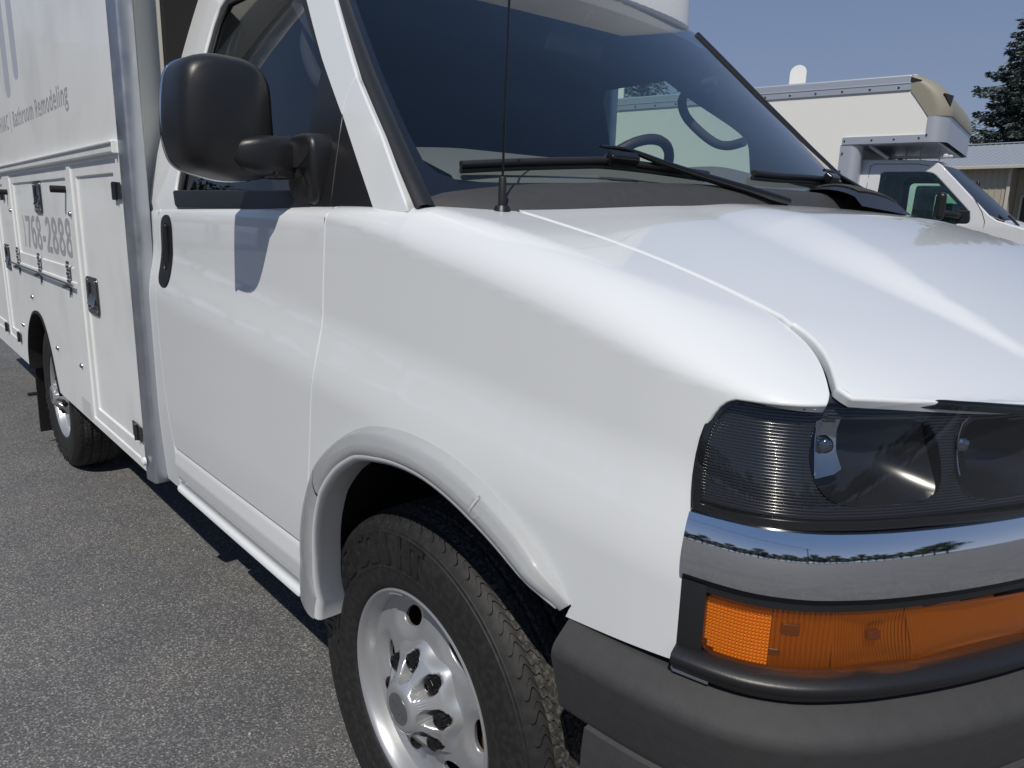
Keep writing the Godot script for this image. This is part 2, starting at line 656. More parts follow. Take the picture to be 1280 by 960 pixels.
func grey(called: String, v: float, rough := 0.5, metal := 0.0, coat := 0.0) -> StandardMaterial3D:
	return mat(called, Color(v, v, v), rough, metal, coat)

func triplanar(m: StandardMaterial3D, scale: float) -> void:
	m.uv1_triplanar = true
	m.uv1_world_triplanar = true
	m.uv1_scale = Vector3.ONE * scale

func pane(called: String, col: Color, a: float, rough := 0.0) -> StandardMaterial3D:
	var m := mat(called, col, rough)
	m.albedo_color.a = a
	m.transparency = BaseMaterial3D.TRANSPARENCY_ALPHA
	return m

func make_materials() -> void:
	var paint := mat("white_paint", Color(0.735, 0.755, 0.765), 0.42, 0.0, 1.0)
	paint.roughness = 0.5
	var box := mat("box_paint", Color(0.84, 0.85, 0.84), 0.42, 0.0, 0.25)
	box.albedo_texture = noise_tex(FastNoiseLite.TYPE_SIMPLEX_SMOOTH, 0.006, 512, [[0.0, 0.93], [0.5, 0.98], [1.0, 1.0]], false, 1.0, -1, 5, 4)
	triplanar(box, 0.6)
	mat("cream_wall", Color(0.70, 0.69, 0.63), 0.55)
	var alu := mat("aluminium", Color(0.46, 0.48, 0.52), 0.36, 0.9)
	alu.roughness_texture = noise_tex(FastNoiseLite.TYPE_SIMPLEX_SMOOTH, 0.02, 256, [[0.0, 0.55], [1.0, 1.0]])
	alu.roughness = 0.55
	triplanar(alu, 2.0)
	var bp := mat("black_plastic", Color(0.0115, 0.0115, 0.013), 0.40)
	bp.normal_enabled = true
	bp.normal_texture = noise_tex(FastNoiseLite.TYPE_CELLULAR, 0.12, 256, [], true, 2.0, FastNoiseLite.RETURN_DISTANCE, 1)
	bp.normal_scale = 0.14
	triplanar(bp, 12.0)
	var gp := mat("bumper_plastic", Color(0.046, 0.046, 0.048), 0.72)
	gp.normal_enabled = true
	gp.normal_texture = bp.normal_texture
	gp.normal_scale = 0.16
	gp.albedo_texture = noise_tex(FastNoiseLite.TYPE_SIMPLEX_SMOOTH, 0.012, 512, [[0.0, 0.88], [0.6, 0.96], [1.0, 1.0]], false, 1.0, -1, 5, 9)
	triplanar(gp, 6.0)
	mat("gloss_black", Color(0.008, 0.008, 0.009), 0.22)
	mat("flat_black", Color(0.006, 0.006, 0.007), 0.8)
	mat("rubber_seal", Color(0.012, 0.012, 0.013), 0.5)
	mat("chrome", Color(0.80, 0.81, 0.83), 0.035, 1.0)
	mat("stainless", Color(0.58, 0.58, 0.58), 0.16, 1.0)
	mat("dark_stainless", Color(0.16, 0.16, 0.165), 0.22, 1.0)
	var wheel := mat("wheel_silver", Color(0.43, 0.44, 0.455), 0.36, 0.55, 0.35)
	wheel.clearcoat_roughness = 0.12
	mat("cap_silver", Color(0.50, 0.51, 0.52), 0.30, 0.6, 0.4)
	var rust := mat("rusty_iron", Color(0.22, 0.13, 0.075), 0.8, 0.3)
	rust.albedo_texture = noise_tex(FastNoiseLite.TYPE_SIMPLEX, 0.02, 256, [[0.0, Color(0.25, 0.2, 0.18)], [0.5, Color(0.8, 0.7, 0.6)], [1.0, Color(1, 0.9, 0.75)]])
	triplanar(rust, 5.0)
	var tyre := mat("tyre_rubber", Color(0.027, 0.0265, 0.027), 0.66)
	tyre.albedo_texture = noise_tex(FastNoiseLite.TYPE_SIMPLEX, 0.03, 512, [[0.0, 0.55], [0.5, 0.75], [0.72, 0.92], [1.0, 1.0]], false, 1.0, -1, 5, 3)
	triplanar(tyre, 3.0)
	var dusty := mat("tyre_tread", Color(0.13, 0.125, 0.118), 0.85)
	dusty.albedo_texture = noise_tex(FastNoiseLite.TYPE_SIMPLEX, 0.035, 512, [[0.0, 0.42], [0.45, 0.52], [0.62, 0.72], [0.8, 1.0]], false, 1.0, -1, 5, 5)
	triplanar(dusty, 4.0)
	mat("tyre_letters", Color(0.012, 0.012, 0.012), 0.42)
	pane("windshield_glass", Color(0.006, 0.010, 0.012), 0.16)
	pane("side_glass", Color(0.006, 0.012, 0.013), 0.22)
	var gg := mat("green_glass", Color(0.66, 0.86, 0.76), 0.0)
	gg.refraction_enabled = true
	gg.refraction_scale = 0.05
	gg.albedo_color.a = 0.0
	pane("clear_lens", Color(0.01, 0.012, 0.016), 0.10, 0.02)
	pane("amber_lens", Color(0.70, 0.16, 0.0), 0.12, 0.04)
	mat("amber_inner", Color(0.58, 0.16, 0.003), 0.16, 0.85)
	mat("amber_reflex", Color(0.80, 0.24, 0.004), 0.3, 0.3, 0.4)
	mat("amber_bulb", Color(0.03, 0.008, 0.001), 0.2)
	mat("lamp_housing", Color(0.016, 0.017, 0.020), 0.20, 0.0, 0.6)
	mat("bowl_dark", Color(0.014, 0.015, 0.018), 0.22)
	mat("lamp_mirror", Color(0.55, 0.57, 0.60), 0.05, 1.0)
	mat("smoked_mirror", Color(0.115, 0.118, 0.125), 0.09, 1.0)
	mat("bulb_cap", Color(0.3, 0.31, 0.33), 0.06, 1.0)
	mat("dash_plastic", Color(0.145, 0.165, 0.150), 0.7)
	mat("cab_trim", Color(0.030, 0.034, 0.040), 0.8)
	mat("cab_dark", Color(0.010, 0.011, 0.013), 0.9)
	mat("seat_cloth", Color(0.010, 0.011, 0.013), 0.95)
	mat("steering_vinyl", Color(0.03, 0.033, 0.036), 0.55)
	mat("decal_grey", Color(0.36, 0.36, 0.37), 0.5)
	mat("decal_ghost", Color(0.575, 0.585, 0.58), 0.45)
	mat("decal_blue", Color(0.44, 0.46, 0.52), 0.5)
	mat("mirror_glass", Color(0.75, 0.77, 0.8), 0.02, 1.0)
	mat("emblem_line", Color(0.05, 0.05, 0.055), 0.4)
	mat("emblem_disc", Color(0.32, 0.33, 0.36), 0.32, 0.85)
	# ground: stones of many greys in dark binder
	var asph := mat("asphalt", Color(1, 1, 1), 0.86)
	asph.albedo_texture = noise_tex(FastNoiseLite.TYPE_CELLULAR, 0.25, 1024, [[0.0, Color(0.33, 0.33, 0.333)], [0.4, Color(0.38, 0.378, 0.379)], [0.66, Color(0.43, 0.428, 0.425)], [0.85, Color(0.50, 0.495, 0.486)], [0.95, Color(0.60, 0.595, 0.58)], [1.0, Color(0.66, 0.65, 0.62)]], false, 1.0, FastNoiseLite.RETURN_CELL_VALUE, 1, 11)
	asph.heightmap_enabled = true
	asph.heightmap_scale = 0.22
	asph.heightmap_texture = noise_tex(FastNoiseLite.TYPE_CELLULAR, 0.2, 1024, [], false, 1.0, FastNoiseLite.RETURN_DISTANCE, 1, 12)
	triplanar(asph, 1.0 / 1.1)
	asph.detail_enabled = true
	asph.detail_blend_mode = BaseMaterial3D.BLEND_MODE_MUL
	asph.detail_uv_layer = BaseMaterial3D.DETAIL_UV_2
	asph.detail_albedo = noise_tex(FastNoiseLite.TYPE_SIMPLEX, 0.008, 1024, [[0.0, Color(0.90, 0.90, 0.92)], [0.5, Color(0.96, 0.96, 0.97)], [1.0, Color(1.0, 0.99, 0.98)]], false, 1.0, -1, 6, 21)
	asph.uv2_triplanar = true
	asph.uv2_world_triplanar = true
	asph.uv2_scale = Vector3.ONE / 5.3
	# things farther off
	mat("truck_white", Color(0.60, 0.61, 0.63), 0.4, 0.0, 0.6)
	mat("truck_box_side", Color(0.78, 0.775, 0.74), 0.6)
	mat("nose_tan", Color(0.27, 0.25, 0.195), 0.55)
	mat("galvanised", Color(0.52, 0.55, 0.60), 0.42, 0.6)
	pane("truck_glass", Color(0.01, 0.05, 0.045), 0.22)
	mat("barn_wall", Color(0.40, 0.365, 0.29), 0.7)
	mat("barn_roof", Color(0.34, 0.37, 0.41), 0.5, 0.2)
	mat("barn_trim", Color(0.5, 0.47, 0.40), 0.6)
	mat("barn_door", Color(0.02, 0.022, 0.026), 0.4)
	mat("bark", Color(0.07, 0.055, 0.045), 0.9)
	for k in [["spruce_leaf", 0.5], ["pine_leaf", 0.55], ["tree_leaf", 0.6]]:
		var lf := mat(k[0], Color(1, 1, 1), k[1])
		lf.vertex_color_use_as_albedo = true
		lf.backlight_enabled = true
		lf.backlight = Color(0.18, 0.2, 0.14)
	mat("beacon_red", Color(0.6, 0.06, 0.03), 0.3)
	mat("stripe_green", Color(0.05, 0.22, 0.14), 0.4)
	mat("pole_wood", Color(0.12, 0.09, 0.065), 0.9)
	mat("pebble_stone", Color(0.42, 0.41, 0.38), 0.8)

# ---------------------------------------------------------------- the service van
func arch_in_at(a: float) -> Vector2:
	var r := table(rim_a, arch_in, a)
	return Vector2(r * cos(deg_to_rad(a)), 0.37 + r * sin(deg_to_rad(a)))

func arch_out_at(a: float) -> Vector2:
	var r := table(arch_a, arch_out, a)
	return Vector2(r * cos(deg_to_rad(a)), 0.37 + r * sin(deg_to_rad(a)))

func both(called: String, m: Mb, mt: Material, van: Node3D) -> MeshInstance3D:
	var o := obj(called, m, mt, van)
	obj(called, mirrored(m), mt, van)
	return o

func van_front(van: Node3D) -> void:
	var gap_xz := V2([0.090, 0.824, 0.206, 0.829, 0.305, 0.8275, 0.395, 0.828, 0.47, 0.831, 0.53, 0.8345, 0.574, 0.8395, 0.612, 0.846, 0.640, 0.8555, 0.660, 0.8675, 0.680, 0.885, 0.696, 0.9035, 0.7095, 0.921])
	var over := smooth(Array(gap_xz), 4)
	var gs := []
	for p in over:
		gs.append(skin_over(p.x, p.y, p.x if p.x < 0.55 else p.x + 0.05))
	var hl := V2([0.6116, 0.980, 0.6082, 1.0009, 0.6068, 1.019, 0.6073, 1.0377, 0.6103, 1.0571, 0.6146, 1.0736, 0.621, 1.0894, 0.6278, 1.0997, 0.6359, 1.1064, 0.6479, 1.1117, 0.6664, 1.1161, 0.6982, 1.1225, 0.724, 1.1280, 0.7520, 1.1370])
	# fender
	var f := PackedVector2Array()
	f.append_array(V2([-0.287, 0.846, -0.279, 0.909, -0.263, 1.0, -0.260, 1.157, -0.252, 1.271, -0.252, 1.345, -0.06, 1.352, 0.0, 1.385, 0.06, 1.43, 0.088, 1.440]))
	for p in gs:
		f.append(p)
	for i in range(hl.size() - 1, -1, -1):
		f.append(hl[i])
	f.append_array(V2([0.608, 0.793, 0.52, 0.786, 0.446, 0.780]))
	f.append(arch_out_at(43.5) + Vector2(0.0, -0.004))
	var a := 44.5
	while a < 133.0:
		f.append(arch_out_at(a))
		a += 2.0
	f.append_array(V2([-0.3115, 0.690, -0.304, 0.715]))
	var m := Mb.new()
	sheet(m, f, skin, 1.0, 0.011, 0.014, 0.0018)
	both("front_fender", m, M.white_paint, van)
	# the flare, in two lengths
	m = Mb.new()
	for e in [[43.5, 119.6], [120.2, 165.0]]:
		var rows := []
		var n := ceili((e[1] - e[0]) / 1.5)
		for i in n + 1:
			var row := []
			for k in 19:
				row.append(flare_at(lerpf(e[0], e[1], float(i) / n), k / 18.0))
			rows.append(row)
		grid(m, rows, Vector3(0, 0, 1))
	both("arch_flare", m, M.white_paint, van)
	both("fender_lower_panel", m, M.white_paint, van)
	# rolled lip round the opening
	m = Mb.new()
	var prof := []
	a = 44.0
	while a <= 165.0:
		var p := arch_in_at(a)
		var o := flare_at(a, 0.0)
		var c := (Vector3(0, 0.37, o.z) - o).normalized()
		var ring := []
		for k in 5:
			var ph := k * PI / 8.0
			ring.append([o + Vector3(0, 0, -1) * 0.014 * (1.0 - cos(ph)) + c * 0.014 * sin(ph), (Vector3(0, 0, cos(ph)) + c * sin(ph)).normalized()])
		ring.append([ring[4][0] + Vector3(0, 0, -0.045), c])
		prof.append(ring)
		a += 2.0
	for i in prof.size() - 1:
		for k in 5:
			m.quad(prof[i][k][0], prof[i + 1][k][0], prof[i + 1][k + 1][0], prof[i][k + 1][0], prof[i][k][1], prof[i + 1][k][1], prof[i + 1][k + 1][1], prof[i][k + 1][1])
	both("arch_lip", m, M.white_paint, van)
	# wheel housing
	m = Mb.new()
	var rim_pts := [Vector2(0.52, 0.45), Vector2(0.47, 0.72)]
	a = 50.0
	while a <= 150.0:
		var p := arch_in_at(a)
		rim_pts.append(p + (p - Vector2(0, 0.37)).normalized() * 0.035)
		a += 5.0
	rim_pts.append(Vector2(-0.33, 0.45))
	for i in rim_pts.size() - 1:
		var p0: Vector2 = rim_pts[i]
		var p1: Vector2 = rim_pts[i + 1]
		m.flat(Vector3(p0.x, p0.y, 0.985), Vector3(p1.x, p1.y, 0.985), Vector3(p1.x, p1.y, 0.42), Vector3(p0.x, p0.y, 0.42), Vector3(-p0.x, 0.37 - p0.y, 0))
		m.flat(Vector3(p0.x, p0.y, 0.42), Vector3(p1.x, p1.y, 0.42), Vector3(0, 0.3, 0.42), Vector3(0.01, 0.3, 0.42), Vector3(0, 0, 1))
	both("wheel_housing", m, M.flat_black, van)
	# hood
	var hp := PackedVector2Array()
	var right := []
	for i in over.size():
		var t: Vector2 = (over[mini(i + 1, over.size() - 1)] - over[maxi(i - 1, 0)]).normalized()
		var side := Vector2(-t.y, t.x)
		if side.y > 0.0:
			side = -side
		var q: Vector2 = over[i] + side * lerpf(0.0065, 0.011, clampf((over[i].x - 0.55) / 0.12, 0, 1))
		right.append(hood_over(q.x, q.y))
	# front lip just above the lamps
	for e in [[0.7822, 1.1350], [0.817, 1.1335], [0.8636, 1.1275], [0.9131, 1.1205], [0.9645, 1.1080], [1.0235, 1.0985], [1.10, 1.096], [1.2, 1.096], [1.32, 1.096], [1.45, 1.096], [1.6, 1.096], [1.765, 1.096]]:
		var p := hood_plan(e[0], maxf(e[1], shoulder(e[0]) + 0.010))
		right.append(Vector2(p.x, maxf(p.y, 0.0)))
	for p in right:
		hp.append(p)
	for i in range(right.size() - 2, -1, -1):
		hp.append(Vector2(right[i].x, -right[i].y))
	for k in range(1, 12):
		var z := lerpf(-right[0].y, right[0].y, k / 12.0)
		hp.append(Vector2(right[0].x + 0.10 * (1.0 - pow(z / right[0].y, 2.0)), z))
	m = Mb.new()
	sheet(m, hp, hood_at, -1.0, 0.024, 0.014, 0.0022)
	obj("hood", m, M.white_paint, van)
	# dark filler under the shut lines
	m = Mb.new()
	sheet(m, V2([-0.40, 0.50, -0.24, 0.85, -0.18, 1.28, -0.40, 1.28]), func(s, w): return off_skin(s, w, -0.016), 1.0, 0.05, 0.0)
	both("shut_line_seal", m, M.flat_black, van)
	m = Mb.new()
	var gl := []
	for i in gs.size():
		gl.append(skin(gs[i].x, gs[i].y) - Vector3(0, 0.018, 0))
	for i in gl.size() - 1:
		m.flat(gl[i] + Vector3(-0.01, 0, 0.03), gl[i + 1] + Vector3(-0.01, 0, 0.03), gl[i + 1] - Vector3(0.01, 0, 0.05), gl[i] - Vector3(0.01, 0, 0.05), Vector3.UP)
	both("hood_gutter", m, M.rubber_seal, van)
	# door
	f = V2([-0.294, 0.846, -0.286, 0.909, -0.270, 1.0, -0.267, 1.157, -0.259, 1.271, -0.259, 1.345, -1.255, 1.345, -1.262, 1.29, -1.268, 1.245, -1.266, 1.0, -1.264, 0.911, -1.250, 0.771, -1.212, 0.605, -1.205, 0.592, -0.348, 0.592, -0.313, 0.715])
	var hole := rounded([Vector2(-1.232, 1.093), Vector2(-1.172, 1.093), Vector2(-1.172, 1.258), Vector2(-1.232, 1.258)], 0.034)
	m = Mb.new()
	sheet(m, f, skin, 1.0, 0.03, 0.014, 0.0018, [hole], 0.02)
	var door := obj("door", m, M.white_paint, van)
	var dm := Mb.new()
	sheet(dm, f, skin, 1.0, 0.04, 0.014, 0.0018)
	var far_door := obj("door", mirrored(dm), M.white_paint, van)
	far_door.set_meta("label", "far door on the driver's side")
	# door handle: bezel, recess, pull and lock
	m = Mb.new()
	var bez := rounded([Vector2(-1.246, 1.076), Vector2(-1.158, 1.076), Vector2(-1.158, 1.275), Vector2(-1.246, 1.275)], 0.045, 7)
	var inner := rounded([Vector2(-1.225, 1.118), Vector2(-1.180, 1.118), Vector2(-1.180, 1.256), Vector2(-1.225, 1.256)], 0.022, 6)
	sheet(m, bez, func(s, w): return off_skin(s, w, 0.004), 1.0, 0.02, 0.012, 0.003, [inner], 0.022)
	obj("handle_bezel", m, M.black_plastic, door)
	m = Mb.new()
	sheet(m, inner, func(s, w): return off_skin(s, w, -0.018), 1.0, 0.03, 0.0)
	obj("handle_recess", m, M.flat_black, door)
	m = Mb.new()
	rbox(m, Vector3(-1.186, 1.19, 1.012), Vector3(0.014, 0.125, 0.014), 0.006)
	obj("handle_pull", m, M.black_plastic, door)
	m = Mb.new()
	lathe(m, [Vector2(0.013, -0.006), Vector2(0.0125, 0.004), Vector2(0.011, 0.0055), Vector2(0.003, 0.0055), Vector2(0.003, 0.003), Vector2(0.0, 0.003)], Transform3D(Basis.IDENTITY, Vector3(-1.202, 1.098, 1.018)), 20)
	obj("lock", m, M.dark_stainless, door)
	# corner of the cab behind the door, rocker below it
	m = Mb.new()
	sheet(m, V2([-1.270, 1.345, -1.2735, 1.245, -1.272, 1.0, -1.27, 0.911, -1.256, 0.771, -1.219, 0.605, -1.212, 0.47, -1.225, 0.452, -1.33, 0.452, -1.352, 0.6, -1.368, 0.8, -1.375, 1.0, -1.372, 1.2, -1.372, 1.345]), skin, 1.0, 0.03, 0.03, 0.003)
	both("cab_corner", m, M.white_paint, van)
	m = Mb.new()
	var rock := func(s: float, w: float) -> Vector3:
		var p := skin(s, w)
		p.z += table([0.44, 0.462, 0.474, 0.50, 0.54, 0.575, 0.586], [0.012, 0.010, -0.006, 0.004, 0.006, 0.0, -0.006], w)
		return p
	sheet(m, rounded([Vector2(-1.207, 0.452), Vector2(-0.371, 0.452), Vector2(-0.352, 0.584), Vector2(-1.207, 0.584)], 0.012), rock, 1.0, 0.014, 0.02, 0.001)
	both("rocker_panel", m, M.white_paint, van)
	m = Mb.new()
	rbox(m, Vector3(-0.76, 0.535, 0.985), Vector3(0.95, 0.14, 0.05), 0.005)
	both("sill", m, M.flat_black, van)

func van_nose(van: Node3D) -> void:
	# headlights
	var lens := V2([0.6152, 0.9837, 0.6133, 1.0054, 0.6124, 1.0233, 0.6126, 1.0414, 0.6143, 1.0595, 0.6174, 1.0749, 0.6221, 1.0885, 0.6280, 1.0975, 0.6350, 1.1035, 0.6465, 1.1083, 0.665, 1.1118, 0.699, 1.1145, 0.7565, 1.1155, 0.7898, 1.1160, 0.8205, 1.1163, 0.8619, 1.1148, 0.9037, 1.1123, 0.9491, 1.1088, 0.9992, 1.1040, 1.06, 1.098, 1.12, 1.090, 1.15, 1.07, 1.15, 1.0, 1.14, 0.980, 1.0246, 0.979, 0.95, 0.983, 0.8823, 0.9848, 0.7761, 0.9845, 0.6924, 0.983, 0.6478, 0.981])
	var bowls := []
	for raw in [[0.7457, 1.0784, 0.7557, 1.0930, 0.7843, 1.0985, 0.829, 1.1000, 0.8663, 1.0985, 0.892, 1.0845, 0.905, 1.0409, 0.902, 1.0148, 0.880, 1.0050, 0.8397, 1.0038, 0.7837, 1.005, 0.7562, 1.0200, 0.7426, 1.0505], [0.920, 1.0780, 0.9300, 1.0920, 0.96, 1.0955, 1.02, 1.0920, 1.09, 1.085, 1.105, 1.05, 1.095, 1.008, 1.06, 0.998, 1.0204, 0.9964, 0.965, 1.000, 0.940, 1.013, 0.925, 1.0397]]:
		bowls.append(PackedVector2Array(smooth(Array(V2(raw)), 4, true)))
	for side in [1, -1]:
		var hl := Node3D.new()
		hl.name = "headlight"
		van.add_child(hl, true)
		var put := func(called: String, q: Mb, mt: Material) -> void: obj(called, q if side == 1 else mirrored(q), mt, hl)
		var q := Mb.new()
		sheet(q, lens, func(s, w): return lamp_at(s, w, 0.0), 1.0, 0.015, 0.006, 0.002)
		put.call("lens", q, M.clear_lens)
		q = Mb.new()
		sheet(q, Geometry2D.offset_polygon(lens, 0.0035)[0], func(s, w): return lamp_at(s, w, -0.004), 1.0, 0.02, 0.02, 0.001, [Geometry2D.offset_polygon(lens, -0.0045)[0]], 0.012)
		put.call("lens_border", q, M.gloss_black)
		# housing with fine level ribs; two bowls are let into it
		q = Mb.new()
		ribbed(q, Geometry2D.offset_polygon(lens, 0.001)[0], bowls)
		put.call("lamp_housing", q, M.lamp_housing)
		for bi in 2:
			var b: PackedVector2Array = bowls[bi]
			var c := Vector2(0.826, 1.052) if bi == 0 else Vector2(1.012, 1.046)
			q = Mb.new()
			var dish := func(s: float, w: float) -> Vector3:
				var e := Vector2((s - c.x) / 0.085, (w - c.y) / 0.05)
				var r := clampf(pow(pow(absf(e.x), 2.6) + pow(absf(e.y), 2.6), 1.0 / 2.6), 0.0, 1.1)
				return lamp_at(s, w, -0.014 - 0.05 * (1.0 - r * r * 0.85))
			sheet(q, b, dish, 1.0, 0.006, 0.0)
			put.call("reflector", q, M.bowl_dark)
			q = Mb.new()
			var wall := dense(b, 0.006)
			for i in wall.size():
				var u := wall[i]
				var v := wall[(i + 1) % wall.size()]
				var ctr: Vector3 = lamp_at(c.x, c.y, -0.03)
				var a3: Vector3 = lamp_at(u.x, u.y, -0.0115)
				q.flat(a3, lamp_at(v.x, v.y, -0.0115), dish.call(v.x, v.y), dish.call(u.x, u.y), ctr - a3)
			put.call("bowl_wall", q, M.lamp_housing)
			# bright crescent of mirror beside the bulb
			q = Mb.new()
			var x0: float = 0.7485 if bi == 0 else 0.9265
			var wide := 1.0 if bi == 0 else 0.5
			var fl := func(s: float, w: float) -> Vector3: return lamp_at(s, w, -0.013 - 0.50 * (s - x0) + 7.0 * pow(w - 1.064, 2.0))
			var cres := PackedVector2Array()
			for p in [[0.000, 1.034], [0.002, 1.090], [0.0245, 1.0965], [0.046, 1.0975], [0.037, 1.0774], [0.0355, 1.0559], [0.042, 1.0375], [0.028, 1.0345]]:
				cres.append(Vector2(x0 + float(p[0]) * wide, p[1]))
			sheet(q, cres, fl, 1.0, 0.003, 0.001, 0.0004)
			put.call("bright_flank", q, M.lamp_mirror)
			q = Mb.new()
			var bp: Vector3 = lamp_at(x0 + 0.014 * wide, 1.0655, -0.022)
			var bn := (lamp_at(x0, 1.0655, 1.0) - lamp_at(x0, 1.0655, 0.0)).normalized()
			lathe(q, [Vector2(0.0095, -0.01), Vector2(0.0095, 0.006), Vector2(0.0085, 0.010), Vector2(0.0055, 0.013), Vector2(0.0, 0.014)], Transform3D(Basis(Quaternion(Vector3(0, 0, 1), bn)), bp), 18)
			put.call("bulb_cap", q, M.bulb_cap)
	# chrome bar, bezel and lamps below
	var m := Mb.new()
	var bar := []
	for k in 13:
		var t := k / 12.0
		bar.append(Vector2(0.010 - 0.014 * pow(t, 3.0) - 0.003 * pow(1.0 - t, 6.0), lerpf(0.909, 0.979, t)))
	bar.append(Vector2(-0.03, 0.979))
	bar.append(Vector2(-0.03, 0.909))
	nose_bar(m, bar, 0.6125, 1.17, 0.012)
	both("chrome_trim", m, M.chrome, van)
	m = Mb.new()
	nose_bar(m, [Vector2(-0.022, 0.974), Vector2(-0.016, 0.991), Vector2(-0.05, 1.0), Vector2(-0.06, 0.97)], 0.612, 1.2, 0.02)
	both("lamp_sill", m, M.gloss_black, van)
	m = Mb.new()
	# black surround, hollow where the amber lamp sits
	nose_bar(m, [Vector2(0.0, 0.8915), Vector2(-0.002, 0.9065), Vector2(-0.04, 0.9075), Vector2(-0.04, 0.890)], 0.612, 1.77, 0.015)
	nose_bar(m, [Vector2(-0.01, 0.816), Vector2(0.002, 0.8155), Vector2(0.014, 0.810), Vector2(0.017, 0.803), Vector2(0.014, 0.797), Vector2(0.004, 0.785), Vector2(-0.03, 0.776), Vector2(-0.05, 0.776), Vector2(-0.05, 0.816)], 0.612, 1.77, 0.015)
	nose_bar(m, [Vector2(-0.002, 0.776), Vector2(0.0, 0.7765), Vector2(0.0, 0.9), Vector2(-0.04, 0.9), Vector2(-0.04, 0.776)], 0.612, 0.642, 0.01)
	nose_bar(m, [Vector2(-0.042, 0.776), Vector2(-0.042, 0.906), Vector2(-0.06, 0.906), Vector2(-0.06, 0.776)], 0.62, 1.77, 0.02)
	both("lamp_surround", m, M.black_plastic, van)
	# amber lamp
	for side in [1, -1]:
		var ts := Node3D.new()
		ts.name = "turn_signal"
		van.add_child(ts, true)
		var put := func(called: String, q: Mb, mt: Material) -> void: obj(called, q if side == 1 else mirrored(q), mt, ts)
		var outl := rounded([Vector2(0.639, 0.815), Vector2(0.80, 0.813), Vector2(0.95, 0.806), Vector2(1.14, 0.793), Vector2(1.14, 0.868), Vector2(1.0, 0.879), Vector2(0.86, 0.8895), Vector2(0.639, 0.893)], 0.022, 7)
		var q := Mb.new()
		var lf := func(s: float, w: float) -> Vector3:
			var p = plan(s)
			var k := -0.006 + 0.004 * sin(PI * clampf((w - 0.805) / 0.085, 0, 1))
			return Vector3(p[0].x + p[1].x * k, w, p[0].y + p[1].y * k)
		sheet(q, outl, lf, 1.0, 0.012, 0.016, 0.004)
		put.call("amber_lens", q, M.amber_lens)
		var inl := Geometry2D.offset_polygon(outl, -0.001)[0]
		# inside: a reflex field at the corner, then fluted fields with two bulbs
		q = Mb.new()
		amber_field(q, Geometry2D.intersect_polygons(inl, rect(0.60, 0.78, 0.7135, 0.92))[0], 0)
		put.call("reflex_field", q, M.amber_reflex)
		q = Mb.new()
		for e in [[0.7155, 0.79, 1], [0.7925, 0.905, 2], [0.907, 1.15, 3]]:
			for pc in Geometry2D.intersect_polygons(inl, rect(e[0], 0.78, e[1], 0.92)):
				amber_field(q, pc, e[2])
		put.call("fluted_field", q, M.amber_inner)
		for b in [[0.738, 0.862, 0.010], [0.722, 0.832, 0.006], [0.84, 0.852, 0.008]]:
			q = Mb.new()
			var p = plan(b[0])
			rbox(q, Vector3(p[0].x - p[1].x * 0.016, b[1], p[0].y - p[1].y * 0.016), Vector3(b[2] * 2, b[2] * 1.5, b[2]), b[2] * 0.3, Basis(Vector3.UP, atan2(p[1].x, p[1].y)))
			put.call("bulb", q, M.amber_bulb)
	# bumper: top deck, soft edge, face, valance
	m = Mb.new()
	var bp := [Vector2(-0.06, 0.784), Vector2(-0.006, 0.780), Vector2(0.002, 0.777), Vector2(0.022, 0.7605), Vector2(0.028, 0.7545), Vector2(0.0315, 0.747), Vector2(0.0325, 0.738), Vector2(0.022, 0.70), Vector2(0.012, 0.660), Vector2(0.008, 0.651), Vector2(-0.06, 0.651)]
	nose_bar(m, bp, 0.452, 1.77, 0.014)
	both("front_bumper", m, M.bumper_plastic, van)
	m = Mb.new()
	nose_bar(m, [Vector2(-0.03, 0.655), Vector2(0.016, 0.650), Vector2(0.020, 0.62), Vector2(0.022, 0.52), Vector2(0.012, 0.47), Vector2(-0.02, 0.46), Vector2(-0.06, 0.47)], 0.50, 1.77, 0.03)
	both("bumper_valance", m, M.bumper_plastic, van)
	m = Mb.new()
	rbox(m, Vector3(0.632, 0.784, 1.012), Vector3(0.045, 0.005, 0.008), 0.0015, Basis(Vector3.UP, 0.22))
	rbox(m, Vector3(0.611, 0.791, 1.017), Vector3(0.004, 0.016, 0.006), 0.0012)
	both("bumper_bracket", m, M.stainless, van)
	# grille between the lamps
	var gr := Node3D.new()
	gr.name = "grille"
	van.add_child(gr, true)
	m = Mb.new()
	nose_bar(m, [Vector2(-0.05, 0.90), Vector2(-0.05, 1.09), Vector2(-0.07, 1.09), Vector2(-0.07, 0.90)], 1.16, 1.77, 0.03)
	obj("grille_back", m, M.flat_black, gr)
	obj("grille_back", mirrored(m), M.flat_black, gr)
	for k in 4:
		m = Mb.new()
		var y := 0.92 + k * 0.043
		nose_bar(m, [Vector2(-0.05, y), Vector2(-0.004, y + 0.004), Vector2(0.0, y + 0.009), Vector2(-0.004, y + 0.014), Vector2(-0.05, y + 0.018)], 1.165, 1.77, 0.02)
		obj("grille_bar", m, M.chrome if k == 2 else M.black_plastic, gr)
		obj("grille_bar", mirrored(m), M.chrome if k == 2 else M.black_plastic, gr)

